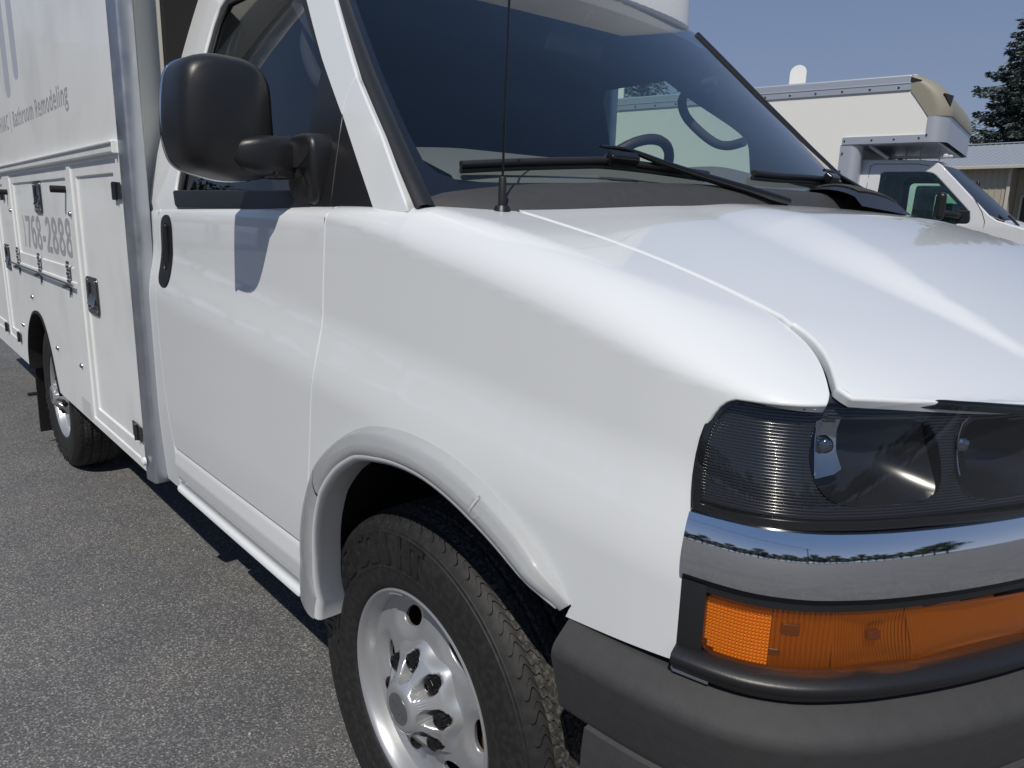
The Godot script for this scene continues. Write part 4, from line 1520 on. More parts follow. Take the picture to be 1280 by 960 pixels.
func make_wheel(wh: Node3D) -> void:
	# tyre section from the outer bead over the tread to the inner bead: radius, depth
	var sec := smooth([Vector2(0.2215, -0.004), Vector2(0.232, 0.006), Vector2(0.262, 0.0125), Vector2(0.300, 0.0165), Vector2(0.328, 0.0135), Vector2(0.3435, 0.0085), Vector2(0.350, 0.0045), Vector2(0.3585, -0.003), Vector2(0.3665, -0.014), Vector2(0.3705, -0.028), Vector2(0.3725, -0.045), Vector2(0.3735, -0.062), Vector2(0.374, -0.08), Vector2(0.374, -0.105), Vector2(0.374, -0.13), Vector2(0.3735, -0.148), Vector2(0.3705, -0.18), Vector2(0.3585, -0.205), Vector2(0.33, -0.222), Vector2(0.28, -0.222), Vector2(0.2215, -0.19)], 4)
	var pitches := 62
	var us := [0.0, 0.018, 0.075, 0.093, 0.26, 0.42, 0.44, 0.468, 0.488, 0.75]
	var wav := func(r: float, d: float) -> float:
		return 0.012 * sin(clampf(-d, -0.01, 0.06) * 115.0) + 0.006 * sin(d * 320.0) - 0.12 * clampf(-d, 0.0, 0.07)
	var depth := func(u: float, r: float, d: float) -> float:
		var k := 0.0
		var on := step(0.352, 0.3605, r)
		if u > 0.01 and u < 0.085:
			k = 0.0055 * on
		if u > 0.43 and u < 0.475:
			k = maxf(k, 0.0028 * step(0.361, 0.368, r))
		for g in [-0.058, -0.098, -0.138]:
			k = maxf(k, 0.0075 * (1.0 - step(0.0025, 0.0055, absf(d - g))))
		# moulded lines on the sidewall
		k -= 0.0012 * (1.0 - step(0.0006, 0.0018, absf(r - 0.3375))) if d > 0.0 else 0.0
		k -= 0.0010 * (1.0 - step(0.0006, 0.0018, absf(r - 0.3445))) if d > 0.0 else 0.0
		k -= 0.0014 * (1.0 - step(0.001, 0.0025, absf(r - 0.268))) if d > 0.0 else 0.0
		return k
	# extra sections where the grooves and moulded lines run
	var fine := []
	for i in sec.size() - 1:
		fine.append(sec[i])
		var k := 2 if sec[i].y < 0.002 and sec[i].y > -0.15 else (2 if sec[i].y > 0.0 else 1)
		for j in range(1, k + 1):
			fine.append(sec[i].lerp(sec[i + 1], float(j) / (k + 1)))
	var rings := []
	for i in fine.size():
		var p: Vector2 = fine[i]
		var t: Vector2 = (fine[mini(i + 1, fine.size() - 1)] - fine[maxi(i - 1, 0)]).normalized()
		var n2 := Vector2(-t.y, t.x)
		if n2.dot(p - Vector2(0.29, -0.1)) < 0.0:
			n2 = -n2
		var ring := []
		for k in pitches:
			for u in us:
				var a: float = TAU * (k + u) / pitches + wav.call(p.x, p.y) / 0.37
				var q: Vector2 = p - n2 * float(depth.call(u, p.x, p.y))
				ring.append(Vector3(q.x * cos(a), q.x * sin(a), q.y))
		ring.append(ring[0])
		rings.append(ring)
	var split := 0
	for i in fine.size():
		if fine[i].y < -0.022 and split == 0:
			split = i
	var m := Mb.new()
	facets(m, rings.slice(0, split + 1), Vector3(0, 0, -0.1))
	obj("tyre", m, M.tyre_rubber, wh)
	m = Mb.new()
	facets(m, rings.slice(split), Vector3(0, 0, -0.1))
	obj("tread", m, M.tyre_tread, wh)
	# raised lettering
	m = Mb.new()
	var text := "ALL SEASON HT"
	for i in text.length():
		if text[i] == " ":
			continue
		var lm := letter(text[i], 0.062, 0.0022)
		var a := deg_to_rad(176.0 - i * 7.6)
		var xf := Transform3D(Basis(Vector3(0, 0, 1), a - PI / 2.0), Vector3(cos(a) * 0.2765, sin(a) * 0.2765, 0.0150))
		for k in range(0, lm.size(), 3):
			var p0: Vector3 = xf * lm[k]
			var p1: Vector3 = xf * lm[k + 1]
			var p2: Vector3 = xf * lm[k + 2]
			var n := (p2 - p0).cross(p1 - p0).normalized()
			m.tri(p0, p1, p2, n, n, n)
	obj("raised_lettering", m, M.tyre_letters, wh)
	# rim
	m = Mb.new()
	lathe(m, [Vector2(0.2225, -0.02), Vector2(0.2228, -0.004), Vector2(0.2215, 0.0015), Vector2(0.2185, 0.003), Vector2(0.2145, 0.0012), Vector2(0.2095, -0.008), Vector2(0.2050, -0.022), Vector2(0.2015, -0.036), Vector2(0.1985, -0.044)], Transform3D.IDENTITY, 96)
	obj("rim", m, M.wheel_silver, wh)
	m = Mb.new()
	var zd := func(x: float, y: float) -> Vector3:
		var r := Vector2(x, y).length()
		var z := table([0.0, 0.10, 0.118, 0.135, 0.155, 0.172, 0.185, 0.2, 0.21], [-0.028, -0.028, -0.028, -0.029, -0.032, -0.036, -0.038, -0.034, -0.026], r)
		var a := atan2(y, x)
		for k in 6:
			var c := deg_to_rad(117.0 + 60.0 * k)
			var e := Vector2(x, y).rotated(-c) - Vector2(0.153, 0)
			var q := Vector2(e.x / 0.032, e.y / 0.047).length()
			z -= 0.010 * (1.0 - step(0.55, 1.35, q))
		return Vector3(x, y, z)
	var disc := PackedVector2Array()
	for k in 96:
		disc.append(Vector2(cos(TAU * k / 96.0), sin(TAU * k / 96.0)) * 0.2005)
	var holes := []
	for k in 6:
		var c := deg_to_rad(117.0 + 60.0 * k)
		var h := PackedVector2Array()
		for j in 28:
			var b := TAU * j / 28.0
			h.append((Vector2(0.153, 0) + Vector2(cos(b) * 0.022, sin(b) * 0.037)).rotated(c))
		holes.append(h)
	var hub := PackedVector2Array()
	for k in 32:
		hub.append(Vector2(cos(TAU * k / 32.0), sin(TAU * k / 32.0)) * 0.05)
	holes.append(hub)
	sheet(m, disc, zd, 1.0, 0.010, 0.008, 0.0025, holes, 0.012)
	obj("wheel_disc", m, M.wheel_silver, wh)
	m = Mb.new()
	lathe(m, [Vector2(0.03, -0.085), Vector2(0.165, -0.09), Vector2(0.172, -0.10), Vector2(0.172, -0.19)], Transform3D.IDENTITY, 48)
	obj("brake_rotor", m, M.rusty_iron, wh)
	m = Mb.new()
	lathe(m, [Vector2(0.198, -0.045), Vector2(0.195, -0.20)], Transform3D.IDENTITY, 48)
	lathe(m, [Vector2(0.198, -0.215), Vector2(0.01, -0.215)], Transform3D.IDENTITY, 48)
	obj("rim_barrel", m, M.flat_black, wh)
	# cap with eight pockets, nuts standing in them
	m = Mb.new()
	var rows := []
	var rs := [0.0, 0.02, 0.034, 0.0405, 0.044, 0.047, 0.051, 0.055, 0.0585, 0.061, 0.064, 0.068, 0.073, 0.0785, 0.084, 0.0885, 0.092, 0.0945, 0.097, 0.101, 0.105, 0.109, 0.113, 0.1165]
	var off := deg_to_rad(5.0)
	for r in rs:
		var row := []
		for k in 8 * 28 + 1:
			var a := off + TAU * k / (8 * 28.0)
			var da := fposmod(a - off + PI / 8.0, PI / 4.0) - PI / 8.0
			var tang: float = da * maxf(r, 0.0826)
			var mid: float = (PI / 8.0 - absf(da)) * maxf(r, 0.02)
			var h := table([0.0, 0.0405, 0.047, 0.052, 0.06, 0.0826, 0.098, 0.105, 0.112, 0.118], [0.0715, 0.0715, 0.068, 0.062, 0.054, 0.037, 0.026, 0.016, 0.005, -0.002], r)
			if r > 0.047 and r < 0.10:
				h += 0.0012 * cos(mid / 0.0052 * TAU) * step(0.05, 0.06, r) * (1.0 - step(0.088, 0.099, r))
			var e := Vector2((r - 0.0826) / 0.0185 if r > 0.0826 else maxf(0.0826 - 0.020 - r, 0.0) / 0.010, tang / 0.0185).length()
			var pocket := 1.0 - step(0.80, 1.08, e)
			h = lerpf(h, 0.010, pocket)
			var rr: float = r * (1.0 + (0.045 * cos(8.0 * (a - off)) - 0.02) * step(0.09, 0.115, r))
			row.append(Vector3(rr * cos(a), rr * sin(a), -0.032 + h))
		rows.append(row)
	grid(m, rows, Vector3(0, 0, 1), Vector3(0, 0, -0.2))
	obj("hub_cap", m, M.cap_silver, wh)
	for k in 8:
		var a := off + TAU * k / 8.0
		m = Mb.new()
		lathe(m, [Vector2(0.0150, -0.024), Vector2(0.0150, 0.001), Vector2(0.0140, 0.008), Vector2(0.010, 0.0105), Vector2(0.0065, 0.0105), Vector2(0.006, 0.0075), Vector2(0.0, 0.0075)], Transform3D(Basis.IDENTITY, Vector3(cos(a) * 0.0826, sin(a) * 0.0826, 0)), 24)
		for j in 6:
			var b := a + TAU * j / 6.0
			rbox(m, Vector3(cos(a) * 0.0826 + cos(b) * 0.0132, sin(a) * 0.0826 + sin(b) * 0.0132, -0.007), Vector3(0.006, 0.012, 0.026), 0.0012, Basis(Vector3(0, 0, 1), b))
		obj("lug_nut", m, M.gloss_black, wh)
	m = Mb.new()
	lathe(m, [Vector2(0.0305, 0.0390), Vector2(0.0300, 0.0398), Vector2(0.0, 0.0400)], Transform3D.IDENTITY, 48)
	obj("emblem_disc", m, M.emblem_disc, wh)
	m = Mb.new()
	lathe(m, [Vector2(0.0318, 0.0392), Vector2(0.0312, 0.0402), Vector2(0.0306, 0.0392)], Transform3D.IDENTITY, 48)
	var bow := V2([-0.0215, -0.0038, -0.0075, -0.0038, -0.0085, -0.0078, 0.0065, -0.0078, 0.0075, -0.0038, 0.0205, -0.0038, 0.0225, 0.0038, 0.0085, 0.0038, 0.0095, 0.0078, -0.0055, 0.0078, -0.0065, 0.0038, -0.0195, 0.0038])
	var pts := []
	for p in bow:
		var q := Vector2(p).rotated(deg_to_rad(-24.0))
		pts.append(Vector3(q.x, q.y, 0.0401))
	for i in pts.size():
		tube(m, [pts[i], pts[(i + 1) % pts.size()]], 0.0006, 5, true)
	obj("emblem", m, M.emblem_line, wh)
	# balance weight and valve
	m = Mb.new()
	for k in 5:
		var a := deg_to_rad(104.0 + k * 2.7)
		rbox(m, Vector3(cos(a) * 0.2125, sin(a) * 0.2125, -0.0045), Vector3(0.008, 0.0105, 0.009), 0.0015, Basis(Vector3(0, 0, 1), a))
	obj("balance_weight", m, M.wheel_silver, wh)

# quads of a ring grid with their own facet edges kept: smooth along broad faces, sharp at grooves
func facets(m: Mb, rings: Array, centre: Vector3) -> void:
	var nc: int = rings[0].size()
	var F := []
	for i in rings.size() - 1:
		var row := []
		for j in nc - 1:
			var a: Vector3 = rings[i][j]
			var n: Vector3 = (rings[i + 1][j + 1] - a).cross(rings[i + 1][j] - rings[i][j + 1]).normalized()
			var mid: Vector3 = (a + rings[i + 1][j + 1]) * 0.5
			var c: Vector3 = mid - Vector3(mid.x, mid.y, 0).normalized() * 0.29 + Vector3(0, 0, 0.1)
			c.z = mid.z + 0.1
			row.append(n if n.dot(c) >= 0.0 else -n)
		F.append(row)
	for i in F.size():
		for j in nc - 1:
			var jm := (j - 1 + nc - 1) % (nc - 1)
			var jp := (j + 1) % (nc - 1)
			var own: Vector3 = F[i][j]
			var nn := []
			for cnr in [[i, j], [i, j + 1], [i + 1, j + 1], [i + 1, j]]:
				var s := own
				for d in [[cnr[0] - 1, cnr[1] - 1], [cnr[0] - 1, cnr[1]], [cnr[0], cnr[1] - 1], [cnr[0], cnr[1]]]:
					if d[0] < 0 or d[0] >= F.size():
						continue
					var f: Vector3 = F[d[0]][(d[1] + nc - 1) % (nc - 1)]
					if f.dot(own) > 0.75:
						s += f
				nn.append(s.normalized())
			m.quad(rings[i][j], rings[i][j + 1], rings[i + 1][j + 1], rings[i + 1][j], nn[0], nn[1], nn[2], nn[3])

# triangles of one letter: centred in x, foot at y = 0, cap height as given, raised towards +z
var letter_font: SystemFont

func text_mesh(t: String, deep := 0.0) -> ArrayMesh:
	if letter_font == null:
		letter_font = SystemFont.new()
		letter_font.font_names = PackedStringArray(["Droid Sans"])
		letter_font.font_weight = 700
	var tm := TextMesh.new()
	tm.text = t
	tm.font = letter_font
	tm.font_size = 64
	tm.pixel_size = 0.01
	tm.depth = deep
	tm.curve_step = 1.0
	var am := ArrayMesh.new()
	am.add_surface_from_arrays(Mesh.PRIMITIVE_TRIANGLES, tm.get_mesh_arrays())
	return am

func text_tris(t: String, deep: float) -> PackedVector3Array:
	var a := text_mesh(t, deep).surface_get_arrays(0)
	var vs: PackedVector3Array = a[Mesh.ARRAY_VERTEX]
	var ix = a[Mesh.ARRAY_INDEX]
	var out := PackedVector3Array()
	if ix == null or ix.size() == 0:
		return vs
	for i in ix:
		out.append(vs[i])
	return out

func letter(t: String, cap: float, deep: float) -> PackedVector3Array:
	var tris := text_tris(t, 0.1)
	var lo := Vector3(1e9, 1e9, 1e9)
	var hi := -lo
	for p in tris:
		lo = lo.min(p)
		hi = hi.max(p)
	var k := cap / (hi.y - lo.y)
	var out := PackedVector3Array()
	for p in tris:
		out.append(Vector3((p.x - (lo.x + hi.x) * 0.5) * k * 0.95, (p.y - lo.y) * k, (p.z - lo.z) / (hi.z - lo.z) * deep))
	return out

# a line of flat lettering fitted between (x0, y0) and (x1, y1), standing proud of z by deep
func lettering(m: Mb, t: String, x0: float, y0: float, x1: float, y1: float, z: float, deep := 0.0008) -> void:
	var tris := text_tris(t, 0.1)
	var lo := Vector3(1e9, 1e9, 1e9)
	var hi := -lo
	for p in tris:
		lo = lo.min(p)
		hi = hi.max(p)
	for i in range(0, tris.size(), 3):
		var q := []
		for k in 3:
			var p := tris[i + k]
			q.append(Vector3(remap(p.x, lo.x, hi.x, x0, x1), remap(p.y, lo.y, hi.y, y0, y1), z + remap(p.z, lo.z, hi.z, 0.0, deep)))
		var n: Vector3 = (q[2] - q[0]).cross(q[1] - q[0]).normalized()
		m.tri(q[0], q[1], q[2], n, n, n)

# the service body is laid out on a side 1.1 m from the middle, then fitted to its true size
func fit(m: Mb) -> Mb:
	var f := Mb.new()
	f.add(m, Transform3D(Basis.from_scale(Vector3(1.0696, 1.0696, 0.9636)), Vector3(-0.0733, -0.0901, 0.0)))
	return f

func van_box(van: Node3D) -> void:
	var Z := 1.1
	var body := Node3D.new()
	body.name = "service_body"
	van.add_child(body)
	var flat := func(z: float) -> Callable: return func(x: float, y: float) -> Vector3: return Vector3(x, y, z)
	var X1 := -5.7
	var arch := PackedVector2Array()
	for p in smooth(V2([-3.215, 0.50, -3.20, 0.60, -3.12, 0.71, -2.98, 0.795, -2.85, 0.822, -2.74, 0.812, -2.655, 0.755, -2.59, 0.67, -2.545, 0.575, -2.50, 0.50]), 5):
		arch.append(p)
	var doors := [[-1.900, 0.538, -1.300, 1.436], [-3.222, 1.022, -1.948, 1.436], [-3.765, 0.60, -3.42, 1.436], [-4.75, 0.60, -3.83, 1.436]]
	var wall := V2([X1, 0.515, -3.217, 0.515])
	for p in arch:
		if p.y > 0.515:
			wall.append(p)
	wall.append_array(V2([-2.505, 0.515, -1.24, 0.515, -1.24, 2.95, X1, 2.95]))
	var holes := []
	for d in doors:
		holes.append(rounded([Vector2(d[0], d[1]), Vector2(d[2], d[1]), Vector2(d[2], d[3]), Vector2(d[0], d[3])], 0.008, 3))
	var m := Mb.new()
	sheet(m, wall, flat.call(Z), 1.0, 0.25, 0.03, 0.003, holes, 0.02)
	obj("side_wall", fit(m), M.box_paint, body)
	m = Mb.new()
	sheet(m, rect(X1, 0.515, -1.24, 2.95), flat.call(Z), 1.0, 0.5, 0.03, 0.003)
	obj("side_wall", fit(mirrored(m)), M.box_paint, body)
	m = Mb.new()
	for i in arch.size() - 1:
		var c := Vector2(-2.86, 0.42)
		var p0 := arch[i] - (arch[i] - c).normalized() * 0.006
		var p1 := arch[i + 1] - (arch[i + 1] - c).normalized() * 0.006
		m.flat(Vector3(p0.x, p0.y, Z + 0.006), Vector3(p1.x, p1.y, Z + 0.006), Vector3(p1.x, p1.y, Z - 0.07), Vector3(p0.x, p0.y, Z - 0.07), Vector3(c.x - p0.x, c.y - p0.y, 0))
		var o0 := p0 + (p0 - c).normalized() * 0.014
		var o1 := p1 + (p1 - c).normalized() * 0.014
		m.flat(Vector3(p0.x, p0.y, Z + 0.006), Vector3(p1.x, p1.y, Z + 0.006), Vector3(o1.x, o1.y, Z + 0.003), Vector3(o0.x, o0.y, Z + 0.003), Vector3(0, 0, 1))
	obj("arch_trim", fit(m), M.rubber_seal, body)
	m = Mb.new()
	for i in arch.size() - 1:
		var p0 := arch[i] + (arch[i] - Vector2(-2.86, 0.42)).normalized() * 0.03
		var p1 := arch[i + 1] + (arch[i + 1] - Vector2(-2.86, 0.42)).normalized() * 0.03
		m.flat(Vector3(p0.x, p0.y, Z - 0.02), Vector3(p1.x, p1.y, Z - 0.02), Vector3(p1.x, p1.y, 0.4), Vector3(p0.x, p0.y, 0.4), Vector3(-2.86 - p0.x, 0.42 - p0.y, 0))
		m.flat(Vector3(p0.x, p0.y, 0.4), Vector3(p1.x, p1.y, 0.4), Vector3(p1.x, 0.45, 0.4), Vector3(p0.x, 0.45, 0.4), Vector3(0, 0, 1))
	obj("wheel_housing", fit(m), M.flat_black, body)
	for i in doors.size():
		var d = doors[i]
		var dr := Node3D.new()
		dr.name = "locker_door"
		van.add_child(dr, true)
		var g := 0.005
		var low: float = 0.042 if i != 1 else 0.05
		var outl := rounded([Vector2(d[0] + g, d[1] + g), Vector2(d[2] - g, d[1] + g), Vector2(d[2] - g, d[3] - g), Vector2(d[0] + g, d[3] - g)], 0.006, 3)
		var field := rounded([Vector2(d[0] + 0.055, d[1] + low), Vector2(d[2] - 0.055, d[1] + low), Vector2(d[2] - 0.055, d[3] - 0.042), Vector2(d[0] + 0.055, d[3] - 0.042)], 0.01, 3)
		m = Mb.new()
		sheet(m, outl, flat.call(Z - 0.006), 1.0, 0.25, 0.012, 0.003, [field], 0.012)
		obj("door_rim", fit(m), M.box_paint, dr)
		m = Mb.new()
		sheet(m, Geometry2D.offset_polygon(field, 0.004)[0], flat.call(Z - 0.0135), 1.0, 0.3, 0.0)
		obj("door_field", fit(m), M.box_paint, dr)
		# paddle latch
		var lc: Vector2 = [Vector2(-1.771, 0.998), Vector2(-2.578, 1.327), Vector2(-3.585, 1.03), Vector2(-3.95, 1.03)][i]
		var lz: float = Z - 0.0135
		m = Mb.new()
		var plate := rounded([lc + Vector2(-0.072, -0.062), lc + Vector2(0.072, -0.062), lc + Vector2(0.072, 0.062), lc + Vector2(-0.072, 0.062)], 0.022, 5)
		var bowl := rounded([lc + Vector2(-0.050, -0.044), lc + Vector2(0.050, -0.044), lc + Vector2(0.050, 0.046), lc + Vector2(-0.050, 0.046)], 0.014, 4)
		sheet(m, plate, flat.call(lz + 0.008), 1.0, 0.05, 0.010, 0.002, [bowl], 0.006)
		sheet(m, bowl, flat.call(lz + 0.002), 1.0, 0.05, 0.0)
		obj("latch_plate", fit(m), M.dark_stainless, dr)
		m = Mb.new()
		rbox(m, Vector3(lc.x, lc.y - 0.012, lz + 0.008), Vector3(0.086, 0.040, 0.006), 0.002, Basis(Vector3.RIGHT, -0.35))
		for s in [Vector2(-0.06, 0.05), Vector2(0.06, 0.05), Vector2(-0.06, -0.05), Vector2(0.06, -0.05)]:
			lathe(m, [Vector2(0.005, 0.0), Vector2(0.0045, 0.002), Vector2(0.0, 0.003)], Transform3D(Basis.IDENTITY, Vector3(lc.x + s.x, lc.y + s.y, lz + 0.008)), 10)
		lathe(m, [Vector2(0.012, 0.0), Vector2(0.0115, 0.004), Vector2(0.0, 0.005)], Transform3D(Basis.IDENTITY, Vector3(lc.x, lc.y - 0.028, lz + 0.008)), 14)
		obj("latch_paddle", fit(m), M.stainless, dr)
		if i != 1:
			for hy in [1.34, 0.632]:
				m = Mb.new()
				rbox(m, Vector3(d[2] - 0.024, hy, Z + 0.003), Vector3(0.052, 0.048, 0.006), 0.002)
				rbox(m, Vector3(d[2] + 0.028, hy, Z + 0.006), Vector3(0.036, 0.048, 0.006), 0.002)
				tube(m, [Vector3(d[2] + 0.006, hy - 0.025, Z + 0.010), Vector3(d[2] + 0.006, hy + 0.025, Z + 0.010)], 0.008, 10)
				obj("hinge", fit(m), M.dark_stainless, dr)
		else:
			# rod hinge along the lower edge with three strap brackets
			m = Mb.new()
			tube(m, [Vector3(d[0] - 0.10, 1.018, Z + 0.016), Vector3(d[2] - 0.008, 1.018, Z + 0.016)], 0.0055, 8)
			obj("hinge_rod", fit(m), M.stainless, dr)
			for hx in [-3.18, -2.64, -2.07]:
				m = Mb.new()
				for k in 6:
					rbox(m, Vector3(hx, 1.092 - k * 0.0135, Z + 0.003 + 0.002 * (k % 2)), Vector3(0.030, 0.012, 0.007), 0.002)
				rbox(m, Vector3(hx, 1.006, Z + 0.012), Vector3(0.03, 0.012, 0.03), 0.002)
				rbox(m, Vector3(hx + 0.02, 0.99, Z + 0.004), Vector3(0.008, 0.03, 0.008), 0.002)
				obj("hinge_strap", fit(m), M.dark_stainless, dr)
			for bx in [-2.045, -3.285]:
				m = Mb.new()
				tube(m, [Vector3(bx, 1.353, Z - 0.012), Vector3(bx, 1.353, Z + 0.040)], 0.0125, 12)
				obj("rubber_stop", fit(m), M.flat_black, dr)
			m = Mb.new()
			lettering(m, "768-2888", -2.955, 1.108, -2.02, 1.252, Z - 0.0135)
			lettering(m, ")", -3.03, 1.108, -2.99, 1.252, Z - 0.0135)
			obj("phone_number", fit(m), M.decal_grey, dr)
	for s in [Vector2(-2.91, 0.886), Vector2(-3.265, 0.713), Vector2(-2.437, 0.719), Vector2(-2.008, 0.716), Vector2(-3.238, 1.268), Vector2(-1.936, 1.268)]:
		m = Mb.new()
		lathe(m, [Vector2(0.010, 0.0), Vector2(0.009, 0.006), Vector2(0.005, 0.010), Vector2(0.0, 0.011)], Transform3D(Basis.IDENTITY, Vector3(s.x, s.y, Z)), 12)
		obj("rivet", fit(m), M.stainless, body)
	# drip rail over the lockers
	m = Mb.new()
	rbox(m, Vector3((X1 - 1.258) * 0.5, 1.456, Z + 0.006), Vector3(-1.258 - X1, 0.026, 0.016), 0.006, Basis.IDENTITY, true)
	rbox(m, Vector3((X1 - 1.258) * 0.5, 1.471, Z + 0.010), Vector3(-1.258 - X1, 0.009, 0.022), 0.004, Basis.IDENTITY, true)
	rbox(m, Vector3(-1.262, 1.458, Z + 0.008), Vector3(0.010, 0.036, 0.020), 0.003)
	obj("drip_rail", fit(m), M.box_paint, body)
	# faded wording on the upper wall
	m = Mb.new()
	lettering(m, "HVAC | Bathroom Remodeling", -3.265, 1.600, -1.80, 1.690, Z)
	obj("service_lettering", fit(m), M.decal_grey, body)
	m = Mb.new()
	for p in [[-2.925, 1.748, 2.3, 0.066], [-2.69, 1.795, 2.3, 0.06]]:
		sheet(m, rounded([Vector2(p[0] - p[3], p[1]), Vector2(p[0] + p[3], p[1]), Vector2(p[0] + p[3], p[2]), Vector2(p[0] - p[3], p[2])], 0.065, 6), flat.call(Z + 0.001), 1.0, 0.3, 0.001, 0.0005)
	obj("large_letter_tails", fit(m), M.decal_blue, body)
	m = Mb.new()
	sheet(m, rect(-2.07, 0.522, -1.93, 0.588), flat.call(Z + 0.001), 1.0, 0.2, 0.0006, 0.0003)
	obj("ghost_sticker", fit(m), M.decal_ghost, body)
	# aluminium corner post
	m = Mb.new()
	var post := [Vector2(-1.245, 1.102), Vector2(-1.238, 1.105), Vector2(-1.186, 1.098), Vector2(-1.180, 1.096), Vector2(-1.1775, 1.092), Vector2(-1.177, 1.085), Vector2(-1.178, 1.052), Vector2(-1.184, 1.046), Vector2(-1.24, 1.046)]
	prism(m, post, 0.497, 2.98, true)
	both("corner_post", fit(m), M.aluminium, body)
	m = Mb.new()
	lathe(m, [Vector2(0.014, 0.0), Vector2(0.013, 0.008), Vector2(0.007, 0.013), Vector2(0.0, 0.014)], Transform3D(Basis.IDENTITY, Vector3(-1.232, 0.555, 1.107)), 14)
	obj("rivet", fit(m), M.white_paint, body)
	# front wall, roof, rear, floor, wind nose over the cab
	m = Mb.new()
	rbox(m, Vector3(-1.265, 1.73, 0), Vector3(0.05, 2.44, 2.12), 0.004)
	obj("front_wall", fit(m), M.cream_wall, body)
	m = Mb.new()
	rbox(m, Vector3((X1 - 1.24) * 0.5, 2.96, 0), Vector3(-1.24 - X1, 0.05, 2.22), 0.02)
	rbox(m, Vector3(X1, 1.73, 0), Vector3(0.05, 2.44, 2.16), 0.01)
	obj("roof_and_rear", fit(m), M.box_paint, body)
	m = Mb.new()
	rbox(m, Vector3((X1 - 1.5) * 0.5, 0.56, 0), Vector3(-1.5 - X1, 0.06, 1.5), 0.005)
	for z in [-0.4, 0.4]:
		rbox(m, Vector3(-2.4, 0.50, z), Vector3(6.0, 0.14, 0.09), 0.01)
	tube(m, [Vector3(-3.12, 0.372, -0.8), Vector3(-3.12, 0.372, 0.8)], 0.06, 10)
	tube(m, [Vector3(0, 0.33, -0.8), Vector3(0, 0.33, 0.8)], 0.05, 10)
	rbox(m, Vector3(-0.2, 0.5, 0), Vector3(1.3, 0.22, 0.9), 0.03)
	obj("chassis", m, M.flat_black, van)
	m = Mb.new()
	var NW := 0.845
	var nose_x := func(u: float) -> float: return -0.722 + 0.085 * (1.0 - u * u) - 0.55 * pow(u, 16.0)
	var rows := []
	for lv in [[1.963, 0.0], [1.985, 0.02], [2.3, 0.0], [2.6, -0.10], [2.8, -0.26], [2.92, -0.45]]:
		var row := []
		for k in 49:
			var z := lerpf(-1.0, 1.0, k / 48.0)
			z = signf(z) * (1.0 - pow(1.0 - absf(z), 1.6))
			row.append(Vector3(float(nose_x.call(absf(z))) + float(lv[1]), lv[0], z * NW * (1.0 - 0.04 * (float(lv[0]) - 1.96))))
		rows.append(row)
	grid(m, rows, Vector3(1, 0.2, 0))
	rows = []
	for k in 49:
		var z := lerpf(-1.0, 1.0, k / 48.0)
		rows.append([Vector3(nose_x.call(absf(z)), 1.963, z * NW), Vector3(-1.41, 1.963, z * NW)])
	grid(m, rows, Vector3.DOWN)
	rows = []
	for k in 49:
		var z := lerpf(-1.0, 1.0, k / 48.0)
		rows.append([Vector3(float(nose_x.call(absf(z))) - 0.45, 2.92, z * NW * 0.962), Vector3(-1.41, 2.95, z * NW * 0.962)])
	grid(m, rows, Vector3.UP)
	for sd in [-1.0, 1.0]:
		m.flat(Vector3(-1.2, 1.963, NW * sd), Vector3(-1.2, 2.92, NW * 0.962 * sd), Vector3(-1.42, 2.92, NW * 0.962 * sd), Vector3(-1.42, 1.963, NW * sd), Vector3(0, 0, sd))
	obj("wind_nose", m, M.box_paint, body)
	m = Mb.new()
	var lip := []
	for k in 41:
		var z := lerpf(-0.97, 0.97, k / 40.0)
		lip.append(Vector3(float(nose_x.call(absf(z))) + 0.010, 1.957, z * NW))
	tube(m, lip, 0.012, 8)
	obj("nose_seal", m, M.rubber_seal, body)
	m = Mb.new()
	rbox(m, Vector3(-3.56, 0.30, 0.90), Vector3(0.012, 0.46, 0.28), 0.003, Basis(Vector3.FORWARD, 0.12))
	obj("mud_flap", m, M.rubber_seal, body)
	m = Mb.new()
	rbox(m, Vector3(-3.58, 0.29, 1.05), Vector3(0.03, 0.015, 0.06), 0.003)
	obj("flap_bracket", m, M.rubber_seal, body)

# an upright prism over an outline of Vector2(x, z)
func prism(m: Mb, pts: Array, y0: float, y1: float, soft := false) -> void:
	var cnt := pts.size()
	var area := 0.0
	for i in cnt:
		area += pts[i].x * pts[(i + 1) % cnt].y - pts[(i + 1) % cnt].x * pts[i].y
	var sg := 1.0 if area > 0.0 else -1.0
	var fn := []
	for i in cnt:
		var t: Vector2 = (pts[(i + 1) % cnt] - pts[i]).normalized()
		fn.append(Vector2(t.y, -t.x) * sg)
	for i in cnt:
		var j := (i + 1) % cnt
		var n0: Vector2 = fn[i]
		var n1: Vector2 = fn[i]
		var prev: Vector2 = fn[(i - 1 + cnt) % cnt]
		if soft and prev.dot(fn[i]) > 0.6:
			n0 = (prev + fn[i]).normalized()
		if soft and fn[j].dot(fn[i]) > 0.6:
			n1 = (fn[j] + fn[i]).normalized()
		var a := Vector3(pts[i].x, y0, pts[i].y)
		var b := Vector3(pts[j].x, y0, pts[j].y)
		m.quad(a, b, b + Vector3(0, y1 - y0, 0), a + Vector3(0, y1 - y0, 0), Vector3(n0.x, 0, n0.y), Vector3(n1.x, 0, n1.y), Vector3(n1.x, 0, n1.y), Vector3(n0.x, 0, n0.y))
	var pv := PackedVector2Array(pts)
	var idx := Geometry2D.triangulate_polygon(pv)
	for e in [[y0, Vector3.DOWN], [y1, Vector3.UP]]:
		for i in range(0, idx.size(), 3):
			m.tri(Vector3(pv[idx[i]].x, e[0], pv[idx[i]].y), Vector3(pv[idx[i + 1]].x, e[0], pv[idx[i + 1]].y), Vector3(pv[idx[i + 2]].x, e[0], pv[idx[i + 2]].y), e[1], e[1], e[1])

